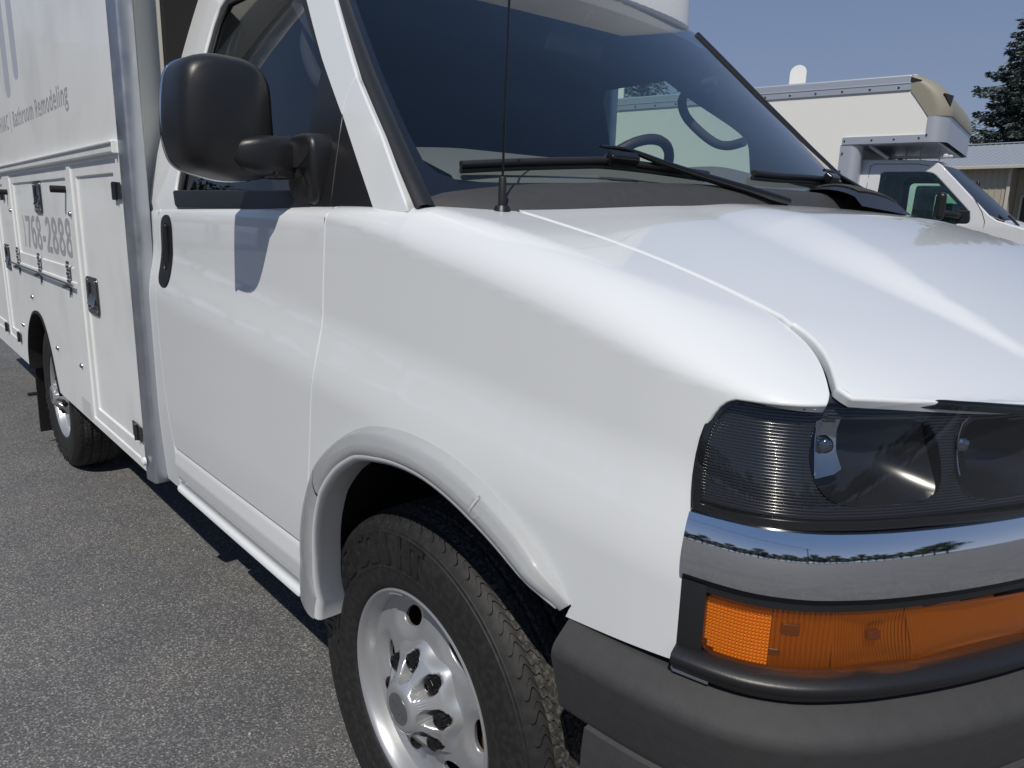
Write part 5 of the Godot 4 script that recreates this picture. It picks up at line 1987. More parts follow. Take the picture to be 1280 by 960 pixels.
# ---------------------------------------------------------------- the box truck and other vehicles
func plain_wheel(m_tyre: Mb, m_rim: Mb, at: Vector3, out: float, r := 0.37) -> void:
	var b := Basis(Vector3.RIGHT, Vector3.UP, Vector3(0, 0, 1)) if out > 0.0 else Basis(Vector3.UP, PI)
	var xf := Transform3D(b, at)
	lathe(m_tyre, [Vector2(r * 0.6, 0.0), Vector2(r * 0.8, 0.012), Vector2(r * 0.94, 0.005), Vector2(r, -0.03), Vector2(r, -0.19), Vector2(r * 0.9, -0.22), Vector2(r * 0.55, -0.21)], xf, 28)
	lathe(m_rim, [Vector2(r * 0.6, 0.0), Vector2(r * 0.57, -0.03), Vector2(r * 0.45, -0.06), Vector2(r * 0.3, -0.05), Vector2(r * 0.26, -0.01), Vector2(0.0, -0.005)], xf, 24)

func cab_z(y: float) -> float:
	return -0.11 * maxf(y - 1.35, 0.0) - 0.06 * maxf(y - 1.85, 0.0)

func make_truck(called: String, label: String, at: Vector3, turn: float, with_box: bool) -> Node3D:
	var t := thing(called, label, "truck" if with_box else "van", at, turn, "")
	var W := 1.90   # cab width
	var m := Mb.new()
	var side := V2([-0.95 if with_box else -3.6, 0.55, 0.95, 0.55, 0.98, 0.75, 1.1, 0.92, 1.3, 0.98, 1.5, 0.9, 1.6, 0.7, 1.66, 0.7, 1.66, 1.05, 1.55, 1.16, 1.25, 1.25, 1.0, 1.32, 0.74, 1.405, 0.66, 1.46, 0.13, 2.0, 0.07, 2.035, -0.05, 2.055, -0.68, 2.075, -0.95 if with_box else -3.6, 2.075])
	var win := rounded([Vector2(-0.495, 1.36), Vector2(0.515, 1.36), Vector2(0.50, 1.50), Vector2(0.09, 1.925), Vector2(0.0, 1.95), Vector2(-0.485, 1.955)], 0.06)
	var wall := func(x: float, y: float) -> Vector3:
		return Vector3(x, y, cab_z(y) - 0.25 * pow(maxf(x - 1.0, 0.0), 2.0))
	sheet(m, side, wall, 1.0, 0.08, 0.03, 0.012, [win], 0.02)
	obj("cab_side", m, M.truck_white, t)
	var far := Transform3D(Basis.from_scale(Vector3(1, 1, -1)), Vector3(0, 0, -W))
	var m2 := Mb.new()
	m2.add(m, far)
	obj("cab_side", m2, M.truck_white, t)
	# glass, border and mirrors of both doors
	for s in 2:
		var xf := Transform3D.IDENTITY if s == 0 else far
		m = Mb.new()
		sheet(m, Geometry2D.offset_polygon(win, 0.01)[0], func(x, y): return wall.call(x, y) - Vector3(0, 0, 0.010), 1.0, 0.1, 0.0)
		sheet(m, Geometry2D.offset_polygon(win, 0.01)[0], func(x, y): return wall.call(x, y) - Vector3(0, 0, 0.015), -1.0, 0.1, 0.0)
		m2 = Mb.new()
		m2.add(m, xf)
		obj("door_window", m2, M.green_glass, t)
		m = Mb.new()
		var clear := rounded([Vector2(-0.44, 1.38), Vector2(0.47, 1.38), Vector2(0.45, 1.49), Vector2(0.06, 1.885), Vector2(-0.02, 1.90), Vector2(-0.43, 1.905)], 0.07)
		sheet(m, Geometry2D.offset_polygon(win, 0.008)[0], func(x, y): return wall.call(x, y) - Vector3(0, 0, 0.018), 1.0, 0.1, 0.02, 0.002, [clear], 0.02)
		m2 = Mb.new()
		m2.add(m, xf)
		obj("window_border", m2, M.gloss_black, t)
		m = Mb.new()
		rbox(m, Vector3(0.22, 1.55, 0.20), Vector3(0.10, 0.30, 0.19), 0.05, Basis(Vector3.UP, 0.2), true)
		tube(m, [Vector3(0.40, 1.45, -0.02), Vector3(0.36, 1.46, 0.10), Vector3(0.25, 1.48, 0.16)], 0.035, 8)
		rbox(m, Vector3(0.42, 1.45, -0.01), Vector3(0.14, 0.13, 0.03), 0.012)
		m2 = Mb.new()
		m2.add(m, xf)
		obj("door_mirror", m2, M.black_plastic, t)
		m = Mb.new()
		var seam := []
		for p in [[-0.60, 0.6], [-0.605, 1.2], [-0.605, 1.7], [-0.595, 2.01], [-0.55, 2.03], [-0.1, 2.022], [0.02, 2.0]]:
			seam.append(wall.call(p[0], p[1]) + Vector3(0, 0, 0.0005))
		tube(m, seam, 0.004, 5)
		seam = []
		for p in [[0.50, 1.66], [0.60, 1.50], [0.64, 1.40], [0.64, 0.95]]:
			seam.append(wall.call(p[0], p[1]) + Vector3(0, 0, 0.0005))
		tube(m, seam, 0.004, 5)
		m2 = Mb.new()
		m2.add(m, xf)
		obj("door_seam", m2, M.rubber_seal, t)
	# windshield, hood, roof, front
	m = Mb.new()
	var strip := func(pts: Array, z0: Callable) -> Array:
		var rows := []
		for p in pts:
			var row := []
			for k in 13:
				var u := k / 12.0
				var e: float = z0.call(p[1])
				var bow: float = p[2] * (1.0 - pow(u * 2.0 - 1.0, 2.0))
				row.append(Vector3(p[0] + bow, p[1] + p[3] * (1.0 - pow(u * 2.0 - 1.0, 4.0)), lerpf(e, -W - e, u)))
			rows.append(row)
		return rows
	grid(m, strip.call([[0.70, 1.43, 0.18, 0.0], [0.40, 1.735, 0.14, 0.0], [0.14, 2.0, 0.10, 0.0]], func(y): return cab_z(y) - 0.03), Vector3(1, 1, 0))
	obj("windshield", m, M.gloss_black, t)
	m = Mb.new()
	grid(m, strip.call([[0.75, 1.405, 0.16, 0.02], [1.0, 1.32, 0.12, 0.03], [1.25, 1.25, 0.1, 0.03], [1.55, 1.16, 0.1, 0.02], [1.66, 1.05, 0.1, 0.0]], func(y): return cab_z(y) - 0.008), Vector3.UP)
	obj("hood", m, M.truck_white, t)
	m = Mb.new()
	grid(m, strip.call([[1.66, 1.05, 0.1, 0.0], [1.68, 0.8, 0.1, 0.0], [1.66, 0.55, 0.1, 0.0]], func(y): return -0.05), Vector3.RIGHT)
	obj("grille", m, M.gloss_black, t)
	m = Mb.new()
	grid(m, strip.call([[0.14, 2.0, 0.10, 0.0], [0.0, 2.05, 0.08, 0.03], [-0.4, 2.068, 0.0, 0.035], [-0.95 if with_box else -3.6, 2.075, 0.0, 0.035]], func(y): return cab_z(y) - 0.004), Vector3.UP)
	obj("cab_roof", m, M.truck_white, t)
	m = Mb.new()
	rbox(m, Vector3(0.74, 1.425, -W * 0.5), Vector3(0.16, 0.04, W - 0.1), 0.015, Basis(Vector3(0, 0, 1), -0.4))
	tube(m, [Vector3(0.78, 1.44, -0.25), Vector3(0.62, 1.56, -0.5), Vector3(0.60, 1.60, -0.9)], 0.012, 6)
	tube(m, [Vector3(0.95, 1.36, -0.16), Vector3(0.84, 1.47, -0.14)], 0.014, 6)
	obj("cowl_and_wiper", m, M.black_plastic, t)
	m = Mb.new()
	rbox(m, Vector3(0.15, 1.12, -W * 0.5), Vector3(1.2, 0.05, W - 0.12), 0.01)
	rbox(m, Vector3(-0.93 if with_box else -1.4, 1.55, -W * 0.5), Vector3(0.03, 0.95, W - 0.16), 0.01)
	rbox(m, Vector3(0.45, 1.30, -W * 0.5), Vector3(0.35, 0.16, W - 0.14), 0.05, Basis.IDENTITY, true)
	for z in [-0.5, -1.4]:
		rbox(m, Vector3(-0.70, 1.42, z), Vector3(0.13, 0.62, 0.46), 0.06, Basis(Vector3(0, 0, 1), 0.15), true)
	obj("cab_inside", m, M.cab_dark, t)
	var mt := Mb.new()
	var mr := Mb.new()
	for x in [1.28, -2.7 if not with_box else -3.6]:
		plain_wheel(mt, mr, Vector3(x, 0.37, -0.03), 1.0)
		plain_wheel(mt, mr, Vector3(x, 0.37, -W + 0.03), -1.0)
	obj("tyres", mt, M.tyre_rubber, t)
	obj("wheels", mr, M.wheel_silver, t)
	if not with_box:
		m = Mb.new()
		rbox(m, Vector3(-3.62, 1.3, -W * 0.5), Vector3(0.06, 1.55, W - 0.1), 0.02)
		obj("rear_doors", m, M.truck_white, t)
		return t
	# the box
	var ZB := 0.15
	var ZF := -W - 0.15
	m = Mb.new()
	sheet(m, V2([-6.6, 0.95, -0.86, 0.95, -0.86, 2.24, -0.02, 2.24, -0.02, 2.52, -0.25, 2.80, -6.6, 2.80]), func(x, y): return Vector3(x, y, ZB), 1.0, 0.6, 0.02, 0.004)
	sheet(m, V2([-6.6, 0.95, -0.86, 0.95, -0.86, 2.24, -0.02, 2.24, -0.02, 2.52, -0.25, 2.80, -6.6, 2.80]), func(x, y): return Vector3(x, y, ZF), -1.0, 0.6, 0.02, 0.004)
	rbox(m, Vector3(-6.6, 1.9, (ZB + ZF) * 0.5), Vector3(0.05, 2.0, ZB - ZF - 0.02), 0.01)
	rbox(m, Vector3(-0.80, 1.65, (ZB + ZF) * 0.5), Vector3(0.05, 1.2, ZB - ZF - 0.3), 0.01)
	rbox(m, Vector3(-3.7, 0.98, (ZB + ZF) * 0.5), Vector3(5.7, 0.06, ZB - ZF - 0.04), 0.01)
	obj("box_wall", m, M.truck_box_side, t)
	m = Mb.new()
	rbox(m, Vector3(-3.4, 2.945, (ZB + ZF) * 0.5), Vector3(6.4, 0.03, ZB - ZF - 0.08), 0.012)
	obj("box_roof", m, M.truck_white, t)
	for sgn in [1.0, -1.0]:
		var zs := ZB if sgn > 0 else ZF
		m = Mb.new()
		rbox(m, Vector3(-3.43, 2.825, zs + 0.008 * sgn), Vector3(6.38, 0.070, 0.02), 0.004)
		rbox(m, Vector3(-3.43, 2.905, zs - 0.012 * sgn), Vector3(6.38, 0.100, 0.05), 0.02, Basis.IDENTITY, true)
		rbox(m, Vector3(-3.43, 2.862, zs + 0.014 * sgn), Vector3(6.38, 0.012, 0.02), 0.004)
		obj("top_rail", m, M.galvanised, t)
		m = Mb.new()
		rbox(m, Vector3(-0.455, 2.276, zs + 0.006 * sgn), Vector3(0.86, 0.085, 0.02), 0.004)
		obj("lower_rail", m, M.galvanised, t)
		m = Mb.new()
		var col := []
		for k in 7:
			var a := k / 6.0 * PI / 2.0
			col.append(Vector2(-0.80 + 0.12 * sin(a), zs - 0.10 * sgn * (1.0 - cos(a)) + 0.006 * sgn))
		col.append(Vector2(-0.69, zs - 0.2 * sgn))
		col.append(Vector2(-0.90, zs - 0.2 * sgn))
		col.append(Vector2(-0.90, zs + 0.006 * sgn))
		prism(m, col, 1.0, 2.235, true)
		obj("rounded_post", m, M.galvanised, t)
		m = Mb.new()
		var n := 0
		for k in 16:
			var x := -0.36 - k * 0.295
			lathe(m, [Vector2(0.014, 0.0), Vector2(0.010, 0.008), Vector2(0.0, 0.009)], Transform3D(Basis.IDENTITY if sgn > 0 else Basis(Vector3.UP, PI), Vector3(x, 2.822, zs + 0.018 * sgn)), 8)
		for p in [[-0.86, 2.275], [-0.57, 2.275], [-0.34, 2.275], [-0.09, 2.28], [-0.02, 2.31], [-0.87, 2.14], [-0.875, 1.94]]:
			lathe(m, [Vector2(0.012, 0.0), Vector2(0.009, 0.008), Vector2(0.0, 0.009)], Transform3D(Basis.IDENTITY if sgn > 0 else Basis(Vector3.UP, PI), Vector3(p[0], p[1], zs + 0.016 * sgn)), 8)
		obj("rivets", m, M.dark_stainless, t).set_meta("kind", "stuff")
	# rounded nose over the cab: metal corner below, tan cap above
	var path := func(xf: float, x0: float, y: float, rz: float) -> Array:
		var row := [Vector3(x0, y, ZB + 0.01)]
		var r := minf(rz, maxf(xf - x0, 0.02))
		for k in 9:
			var a := k / 8.0 * PI / 2.0
			row.append(Vector3(xf - r + r * sin(a), y, ZB + 0.01 - r + r * cos(a)))
		for k in 9:
			var a := k / 8.0 * PI / 2.0
			row.append(Vector3(xf - r + r * cos(a), y, ZF - 0.01 + r - r * sin(a)))
		row.append(Vector3(x0, y, ZF - 0.01))
		return row
	m = Mb.new()
	var rows := []
	for y in [2.235, 2.30, 2.42, 2.505]:
		rows.append(path.call(0.175, -0.03, y, 0.17))
	grid(m, rows, Vector3.RIGHT, Vector3(-0.6, 2.4, -W * 0.5))
	obj("metal_corner", m, M.galvanised, t)
	m = Mb.new()
	rows = []
	for lv in [[2.503, 0.175, -0.032], [2.506, 0.19, -0.034], [2.60, 0.185, -0.10], [2.70, 0.145, -0.175], [2.77, 0.10, -0.23], [2.83, 0.04, -0.25], [2.88, -0.03, -0.25], [2.92, -0.11, -0.25], [2.945, -0.20, -0.25], [2.95, -0.245, -0.25]]:
		rows.append(path.call(lv[1], lv[2], lv[0], 0.17))
	grid(m, rows, Vector3.RIGHT, Vector3(-0.6, 2.5, -W * 0.5))
	obj("nose_cap", m, M.nose_tan, t)
	m = Mb.new()
	var tri3 := [Vector3(0.085, 2.735, 0.125), Vector3(0.165, 2.715, 0.03), Vector3(0.155, 2.60, 0.085)]
	prism3(m, tri3, Vector3(0.7, 0.25, 0.66).normalized() * 0.012)
	obj("nose_mark", m, M.rubber_seal, t)
	m = Mb.new()
	prism3(m, [Vector3(-0.25, 2.925, ZB + 0.006), Vector3(-0.14, 2.885, ZB + 0.006), Vector3(-0.25, 2.865, ZB + 0.006)], Vector3(0, 0, 0.01))
	obj("nose_tip", m, M.rubber_seal, t)
	m = Mb.new()
	rbox(m, Vector3(-0.35, 2.245, -W * 0.5), Vector3(0.9, 0.03, W + 0.2), 0.01)
	obj("attic_floor", m, M.galvanised, t)
	m = Mb.new()
	tube(m, [Vector3(-0.62, 2.23, -0.03), Vector3(-0.42, 2.09, -0.10)], 0.022, 8)
	tube(m, [Vector3(-0.62, 2.23, -W + 0.03), Vector3(-0.42, 2.09, -W + 0.10)], 0.022, 8)
	for x in [-0.30, -0.15, 0.05]:
		tube(m, [Vector3(x, 2.23, -0.5), Vector3(x, 2.09, -0.5)], 0.008, 6)
	obj("strut", m, M.galvanised, t)
	m = Mb.new()
	rbox(m, Vector3(-0.10, 2.115, -0.30), Vector3(0.62, 0.03, 0.05), 0.012)
	rbox(m, Vector3(0.13, 2.11, -0.20), Vector3(0.10, 0.05, 0.10), 0.02)
	obj("roof_marker_bar", m, M.truck_white, t)
	for x in [-1.80, -4.50]:
		m = Mb.new()
		var pad := PackedVector2Array()
		for k in 17:
			var a := PI * k / 16.0
			pad.append(Vector2(x + cos(a) * 0.10, 3.27 + sin(a) * 0.095))
		pad.append(Vector2(x - 0.10, 2.95))
		pad.append(Vector2(x + 0.10, 2.95))
		sheet(m, pad, func(u, v): return Vector3(u, v, -0.9), 1.0, 0.1, 0.03, 0.004)
		sheet(m, pad, func(u, v): return Vector3(u, v, -0.935), -1.0, 0.1, 0.002, 0.004)
		obj("roof_paddle", m, M.truck_box_side, t)
	return t

# a thin slab over three points
func prism3(m: Mb, p: Array, n: Vector3) -> void:
	var u := n.normalized()
	m.tri(p[0] + n, p[1] + n, p[2] + n, u, u, u)
	for k in 3:
		var a: Vector3 = p[k]
		var b: Vector3 = p[(k + 1) % 3]
		m.flat(a - n, b - n, b + n, a + n, (a + b) * 0.5 - (p[0] + p[1] + p[2]) / 3.0)

func make_pickup(at: Vector3, turn: float) -> void:
	var t := thing("pickup_truck", "white pickup parked beyond the box truck's hood, in front of the tan building", "pickup truck", at, turn)
	var W := 1.9
	var m := Mb.new()
	var side := V2([-3.6, 0.6, 1.0, 0.6, 1.1, 0.85, 1.3, 0.92, 1.5, 0.85, 1.6, 0.6, 1.75, 0.6, 1.75, 1.05, 1.5, 1.18, 0.85, 1.24, 0.10, 1.83, -0.1, 1.9, -1.3, 1.9, -1.45, 1.84, -1.6, 1.30, -3.6, 1.28])
	var wall := func(x: float, y: float) -> Vector3: return Vector3(x, y, -0.22 * maxf(y - 1.2, 0.0))
	sheet(m, side, wall, 1.0, 0.1, 0.03, 0.015)
	var far := Transform3D(Basis.from_scale(Vector3(1, 1, -1)), Vector3(0, 0, -W))
	m.add(m, far)
	var strip := [[-3.6, 1.28], [-1.6, 1.30], [-1.45, 1.84], [-1.3, 1.9], [-0.1, 1.9], [0.10, 1.83], [0.85, 1.24], [1.5, 1.18], [1.75, 1.05], [1.75, 0.6]]
	for k in strip.size() - 1:
		var a: Array = strip[k]
		var b: Array = strip[k + 1]
		var za: float = -0.22 * maxf(a[1] - 1.2, 0.0) - 0.01
		var zb: float = -0.22 * maxf(b[1] - 1.2, 0.0) - 0.01
		m.flat(Vector3(a[0], a[1], za), Vector3(b[0], b[1], zb), Vector3(b[0], b[1], -W - zb), Vector3(a[0], a[1], -W - za), Vector3(0.3, 1, 0))
	obj("body", m, M.truck_white, t)
	m = Mb.new()
	m.flat(Vector3(0.80, 1.29, 0.0), Vector3(0.14, 1.81, -0.11), Vector3(0.14, 1.81, -W + 0.11), Vector3(0.80, 1.29, -W + 0.0), Vector3(1, 1, 0))
	for i in m.v.size():
		m.v[i] += Vector3(0.008, 0.012, 0)
	obj("windshield", m, M.gloss_black, t)
	for s in 2:
		var xf := Transform3D.IDENTITY if s == 0 else far
		for w in [rounded([Vector2(-0.45, 1.30), Vector2(0.62, 1.30), Vector2(0.06, 1.77), Vector2(-0.45, 1.80)], 0.05), rounded([Vector2(-1.38, 1.32), Vector2(-0.55, 1.31), Vector2(-0.55, 1.80), Vector2(-1.28, 1.80)], 0.05)]:
			m = Mb.new()
			sheet(m, w, func(x, y): return wall.call(x, y) + Vector3(0, 0, 0.008), 1.0, 0.2, 0.004, 0.001)
			var m2 := Mb.new()
			m2.add(m, xf)
			obj("window", m2, M.gloss_black, t)
		m = Mb.new()
		rbox(m, Vector3(0.45, 1.38, 0.12), Vector3(0.1, 0.16, 0.16), 0.03, Basis.IDENTITY, true)
		var m3 := Mb.new()
		m3.add(m, xf)
		obj("door_mirror", m3, M.black_plastic, t)
	m = Mb.new()
	tube(m, [Vector3(0.9, 1.26, -0.3), Vector3(0.72, 1.40, -0.7)], 0.015, 6)
	tube(m, [Vector3(0.95, 1.25, -0.12), Vector3(0.86, 1.36, -0.05)], 0.02, 6)
	obj("wiper", m, M.black_plastic, t)
	var mt := Mb.new()
	var mr := Mb.new()
	for x in [1.3, -2.6]:
		plain_wheel(mt, mr, Vector3(x, 0.37, -0.02), 1.0)
		plain_wheel(mt, mr, Vector3(x, 0.37, -W + 0.02), -1.0)
	obj("tyres", mt, M.tyre_rubber, t)
	obj("wheels", mr, M.wheel_silver, t)

func make_utility(at: Vector3, turn: float) -> void:
	var t := thing("utility_truck", "white utility truck with red roof beacon and green stripe before the tan building", "truck", at, turn)
	var m := Mb.new()
	rbox(m, Vector3(-0.9, 1.45, -1.0), Vector3(1.8, 1.7, 2.0), 0.25, Basis.IDENTITY, true)
	rbox(m, Vector3(0.35, 1.0, -1.0), Vector3(1.2, 0.8, 1.9), 0.2, Basis.IDENTITY, true)
	rbox(m, Vector3(-3.8, 1.2, -1.0), Vector3(3.8, 1.2, 2.0), 0.05, Basis.IDENTITY, true)
	obj("body", m, M.truck_white, t)
	m = Mb.new()
	rbox(m, Vector3(-0.35, 2.47, -0.9), Vector3(1.3, 0.40, 1.2), 0.14, Basis.IDENTITY, true)
	obj("roof_housing", m, M.truck_white, t)
	m = Mb.new()
	lathe(m, [Vector2(0.11, 0.0), Vector2(0.11, 0.12), Vector2(0.08, 0.19), Vector2(0.0, 0.21)], Transform3D(Basis(Vector3.RIGHT, -PI / 2), Vector3(-0.45, 2.66, -0.75)), 16)
	rbox(m, Vector3(-0.2, 2.62, -0.35), Vector3(0.5, 0.12, 0.12), 0.04, Basis.IDENTITY, true)
	obj("beacon", m, M.beacon_red, t)
	m = Mb.new()
	rbox(m, Vector3(-0.3, 2.31, -0.28), Vector3(0.8, 0.10, 0.06), 0.01)
	obj("stripe", m, M.stripe_green, t)
	m = Mb.new()
	rbox(m, Vector3(0.02, 1.75, -1.0), Vector3(0.10, 0.8, 1.8), 0.04, Basis(Vector3(0, 0, 1), 0.25), true)
	rbox(m, Vector3(-0.6, 1.75, 0.0), Vector3(0.9, 0.6, 0.03), 0.01)
	obj("window", m, M.gloss_black, t)
	m = Mb.new()
	tube(m, [Vector3(0.30, 2.05, -0.1), Vector3(0.42, 2.45, -0.05), Vector3(0.40, 2.6, -0.1)], 0.05, 8)
	rbox(m, Vector3(0.18, 2.12, -0.15), Vector3(0.5, 0.16, 0.3), 0.04, Basis.IDENTITY, true)
	obj("mirror_arm", m, M.black_plastic, t)
	var mt := Mb.new()
	var mr := Mb.new()
	for x in [0.4, -4.2]:
		plain_wheel(mt, mr, Vector3(x, 0.45, 0.0), 1.0, 0.45)
		plain_wheel(mt, mr, Vector3(x, 0.45, -2.0), -1.0, 0.45)
	obj("tyres", mt, M.tyre_rubber, t)
	obj("wheels", mr, M.wheel_silver, t)

# ---------------------------------------------------------------- building, trees, poles
func make_building() -> void:
	var t := thing("storage_building", "tan ribbed metal building with grey metal roof behind the box truck", "building", Vector3(-11.6, 0, -43.8))
	var X0 := -34.0
	var EAVE := 4.55
	var m := Mb.new()
	rbox(m, Vector3(X0 * 0.5, EAVE * 0.5, -5.6), Vector3(-X0, EAVE, 11.2), 0.01)
	rbox(m, Vector3(7.0, EAVE * 0.5, -6.3), Vector3(14.0, EAVE, 10.0), 0.01)
	obj("wall", m, M.barn_wall, t)
	m = Mb.new()
	var x := X0 + 0.15
	while x < 14.0:
		var z := 0.0 if x < 0.0 else -1.3
		rbox(m, Vector3(x, EAVE * 0.5, z + 0.012), Vector3(0.05, EAVE - 0.02, 0.04), 0.012)
		x += 0.30
	obj("wall_ribs", m, M.barn_wall, t).set_meta("kind", "stuff")
	for sec in [[X0 - 0.4, 0.0, 0.55], [0.0, 14.4, 0.55]]:
		m = Mb.new()
		var dy := 1.75
		for s in [1.0, -1.0]:
			var zr := -5.6
			var ze: float = sec[2] if s > 0 else -11.8
			m.flat(Vector3(sec[0], EAVE + 0.10, ze), Vector3(sec[1], EAVE + 0.10, ze), Vector3(sec[1], EAVE + dy, zr), Vector3(sec[0], EAVE + dy, zr), Vector3(0, 1, 0.3 * s))
			m.flat(Vector3(sec[0], EAVE + 0.02, ze), Vector3(sec[1], EAVE + 0.02, ze), Vector3(sec[1], EAVE + dy - 0.08, zr), Vector3(sec[0], EAVE + dy - 0.08, zr), Vector3(0, -1, 0))
		obj("roof", m, M.barn_roof, t)
	m = Mb.new()
	x = X0 - 0.3
	while x < 14.3:
		var a := Vector3(x, EAVE + 0.115, 0.56)
		var b := Vector3(x, EAVE + 1.765, -5.6)
		rbox(m, (a + b) * 0.5, Vector3(0.05, 0.035, a.distance_to(b)), 0.012, Basis(Vector3.RIGHT, atan2(1.65, 6.16)))
		x += 0.30
	obj("roof_ribs", m, M.barn_roof, t).set_meta("kind", "stuff")
	m = Mb.new()
	rbox(m, Vector3((X0 + 14.0) * 0.5, EAVE + 0.02, 0.60), Vector3(14.4 - X0 + 0.4, 0.17, 0.09), 0.03)
	obj("gutter", m, M.barn_trim, t)
	m = Mb.new()
	rbox(m, Vector3((X0 + 14.0) * 0.5, EAVE + 1.79, -5.6), Vector3(14.4 - X0 + 0.4, 0.06, 0.4), 0.02)
	obj("ridge_cap", m, M.barn_roof, t)
	m = Mb.new()
	rbox(m, Vector3(0.0, EAVE * 0.5, 0.03), Vector3(0.16, EAVE - 0.04, 0.10), 0.02)
	obj("corner_post", m, M.barn_trim, t)
	m = Mb.new()
	rbox(m, Vector3(1.9, 1.55, -1.26), Vector3(3.0, 3.1, 0.08), 0.02)
	obj("dark_door", m, M.barn_door, t)
	m = Mb.new()
	for d in [[0.35, 1.55, 0.10, 3.2], [3.45, 1.55, 0.10, 3.2]]:
		rbox(m, Vector3(d[0], d[1], -1.23), Vector3(d[2], d[3], 0.10), 0.01)
	rbox(m, Vector3(1.9, 3.17, -1.23), Vector3(3.2, 0.10, 0.10), 0.01)
	obj("door_frame", m, M.barn_trim, t)

func blade(m: Mb, at: Vector3, along: Vector3, wide: Vector3, col: Color) -> void:
	var n := along.cross(wide).normalized()
	m.tri(at - wide, at + along, at + wide, n, n, n)
	m.tri(at - wide, at + wide, at - along * 0.45, n, n, n)
	m.color_rest(col)

func make_conifer(called: String, label: String, at: Vector3, h: float, rad: float, kind: int, seed_: int, group := "") -> Node3D:
	var rng := RandomNumberGenerator.new()
	rng.seed = seed_
	var t := thing(called, label, "tree", at, 0.0, group)
	var m := Mb.new()
	tube(m, [Vector3(0, -0.2, 0), Vector3(0.03, h * 0.3, 0), Vector3(0, h * 0.7, 0.02), Vector3(0, h * 0.98, 0)], [h * 0.018, h * 0.014, h * 0.007, 0.02], 8)
	var lf := Mb.new()
	var y := h * 0.08
	while y < h * 0.99:
		var f := 1.0 - y / h
		var R: float = rad * pow(f, 0.8) * (0.86 + rng.randf() * 0.28)
		if kind == 1:
			R = rad * (0.35 + 0.65 * sin(PI * clampf(f * 1.15, 0.05, 1.0))) * (0.7 + rng.randf() * 0.5)
		var n := 7 if f > 0.25 else 5
		var a0 := rng.randf() * TAU
		for k in n:
			var a := a0 + TAU * k / n + rng.randf_range(-0.3, 0.3)
			var dir := Vector3(cos(a), 0, sin(a))
			var L := R * rng.randf_range(0.72, 1.12)
			var droop := -0.28 if kind == 0 else 0.45
			var tip := Vector3(0, y, 0) + dir * L + Vector3(0, L * droop + (0.12 * L if kind == 0 else 0.0), 0)
			var root := Vector3(0, y, 0)
			tube(m, [root, root.lerp(tip, 0.6) + Vector3(0, -0.05 * L, 0), tip], [0.035 + 0.02 * L, 0.02, 0.006], 4, false)
			var cl := int(10 + L * (38 if kind == 0 else 16))
			var tone := rng.randf_range(0.7, 1.25)
			for c in cl:
				var u := pow(rng.randf(), 0.7)
				var p := root.lerp(tip, u) + Vector3(0, -0.10 * L * sin(PI * u), 0)
				var sd := dir.cross(Vector3.UP) * rng.randf_range(-1, 1) * (0.08 + 0.20 * L * (1.0 - u * 0.6))
				p += sd + Vector3(0, rng.randf_range(-0.22, 0.08), 0)
				var al := (dir * rng.randf_range(0.3, 1.0) + sd.normalized() * 0.6 + Vector3(rng.randf_range(-0.4, 0.4), rng.randf_range(-0.7, 0.35), rng.randf_range(-0.4, 0.4))).normalized()
				var wd := al.cross(Vector3(rng.randf_range(-1, 1), rng.randf_range(0.2, 1), rng.randf_range(-1, 1))).normalized()
				var s := rng.randf_range(0.16, 0.34) if kind == 0 else rng.randf_range(0.14, 0.30)
				var g := tone * rng.randf_range(0.7, 1.3)
				var col := Color(0.050, 0.068, 0.060) * g if kind == 0 else Color(0.045, 0.070, 0.030) * g
				blade(lf, p, al * s, wd * s * (0.30 if kind == 0 else 0.16), col)
		y += h * (0.022 if kind == 0 else 0.03)
	obj("trunk", m, M.bark, t)
	obj("crown", lf, M.spruce_leaf if kind == 0 else M.pine_leaf, t)
	return t

func make_broadleaf(called: String, label: String, at: Vector3, h: float, rad: float, seed_: int, group: String) -> Node3D:
	var rng := RandomNumberGenerator.new()
	rng.seed = seed_
	var t := thing(called, label, "tree", at, 0.0, group)
	var m := Mb.new()
	tube(m, [Vector3(0, -0.2, 0), Vector3(0.1, h * 0.25, 0.05), Vector3(0, h * 0.55, 0.1), Vector3(0.1, h * 0.8, 0)], [h * 0.03, h * 0.022, h * 0.012, 0.03], 8)
	var lf := Mb.new()
	for k in 46:
		var a := rng.randf() * TAU
		var v := rng.randf_range(0.0, 1.0)
		var rr := rad * sqrt(rng.randf()) * (0.45 + 0.55 * sin(PI * clampf(v + 0.12, 0, 1)))
		var c := Vector3(cos(a) * rr, h * lerpf(0.30, 0.95, v), sin(a) * rr)
		tube(m, [Vector3(0, minf(c.y * 0.7, h * 0.6), 0), c], [0.06, 0.015], 4, false)
		var tone := rng.randf_range(0.65, 1.35)
		var cr := rad * rng.randf_range(0.22, 0.42)
		for i in 95:
			var d := Vector3(rng.randfn(), rng.randfn() * 0.75, rng.randfn()).normalized() * cr * pow(rng.randf(), 0.4)
			var al := Vector3(rng.randf_range(-1, 1), rng.randf_range(-0.8, 0.5), rng.randf_range(-1, 1)).normalized()
			var wd := al.cross(Vector3(rng.randf_range(-1, 1), 1, rng.randf_range(-1, 1))).normalized()
			var s := rng.randf_range(0.14, 0.30)
			blade(lf, c + d, al * s, wd * s * 0.5, Color(0.040, 0.075, 0.028) * (tone * rng.randf_range(0.7, 1.3)))
	obj("trunk", m, M.bark, t)
	obj("crown", lf, M.tree_leaf, t)
	return t

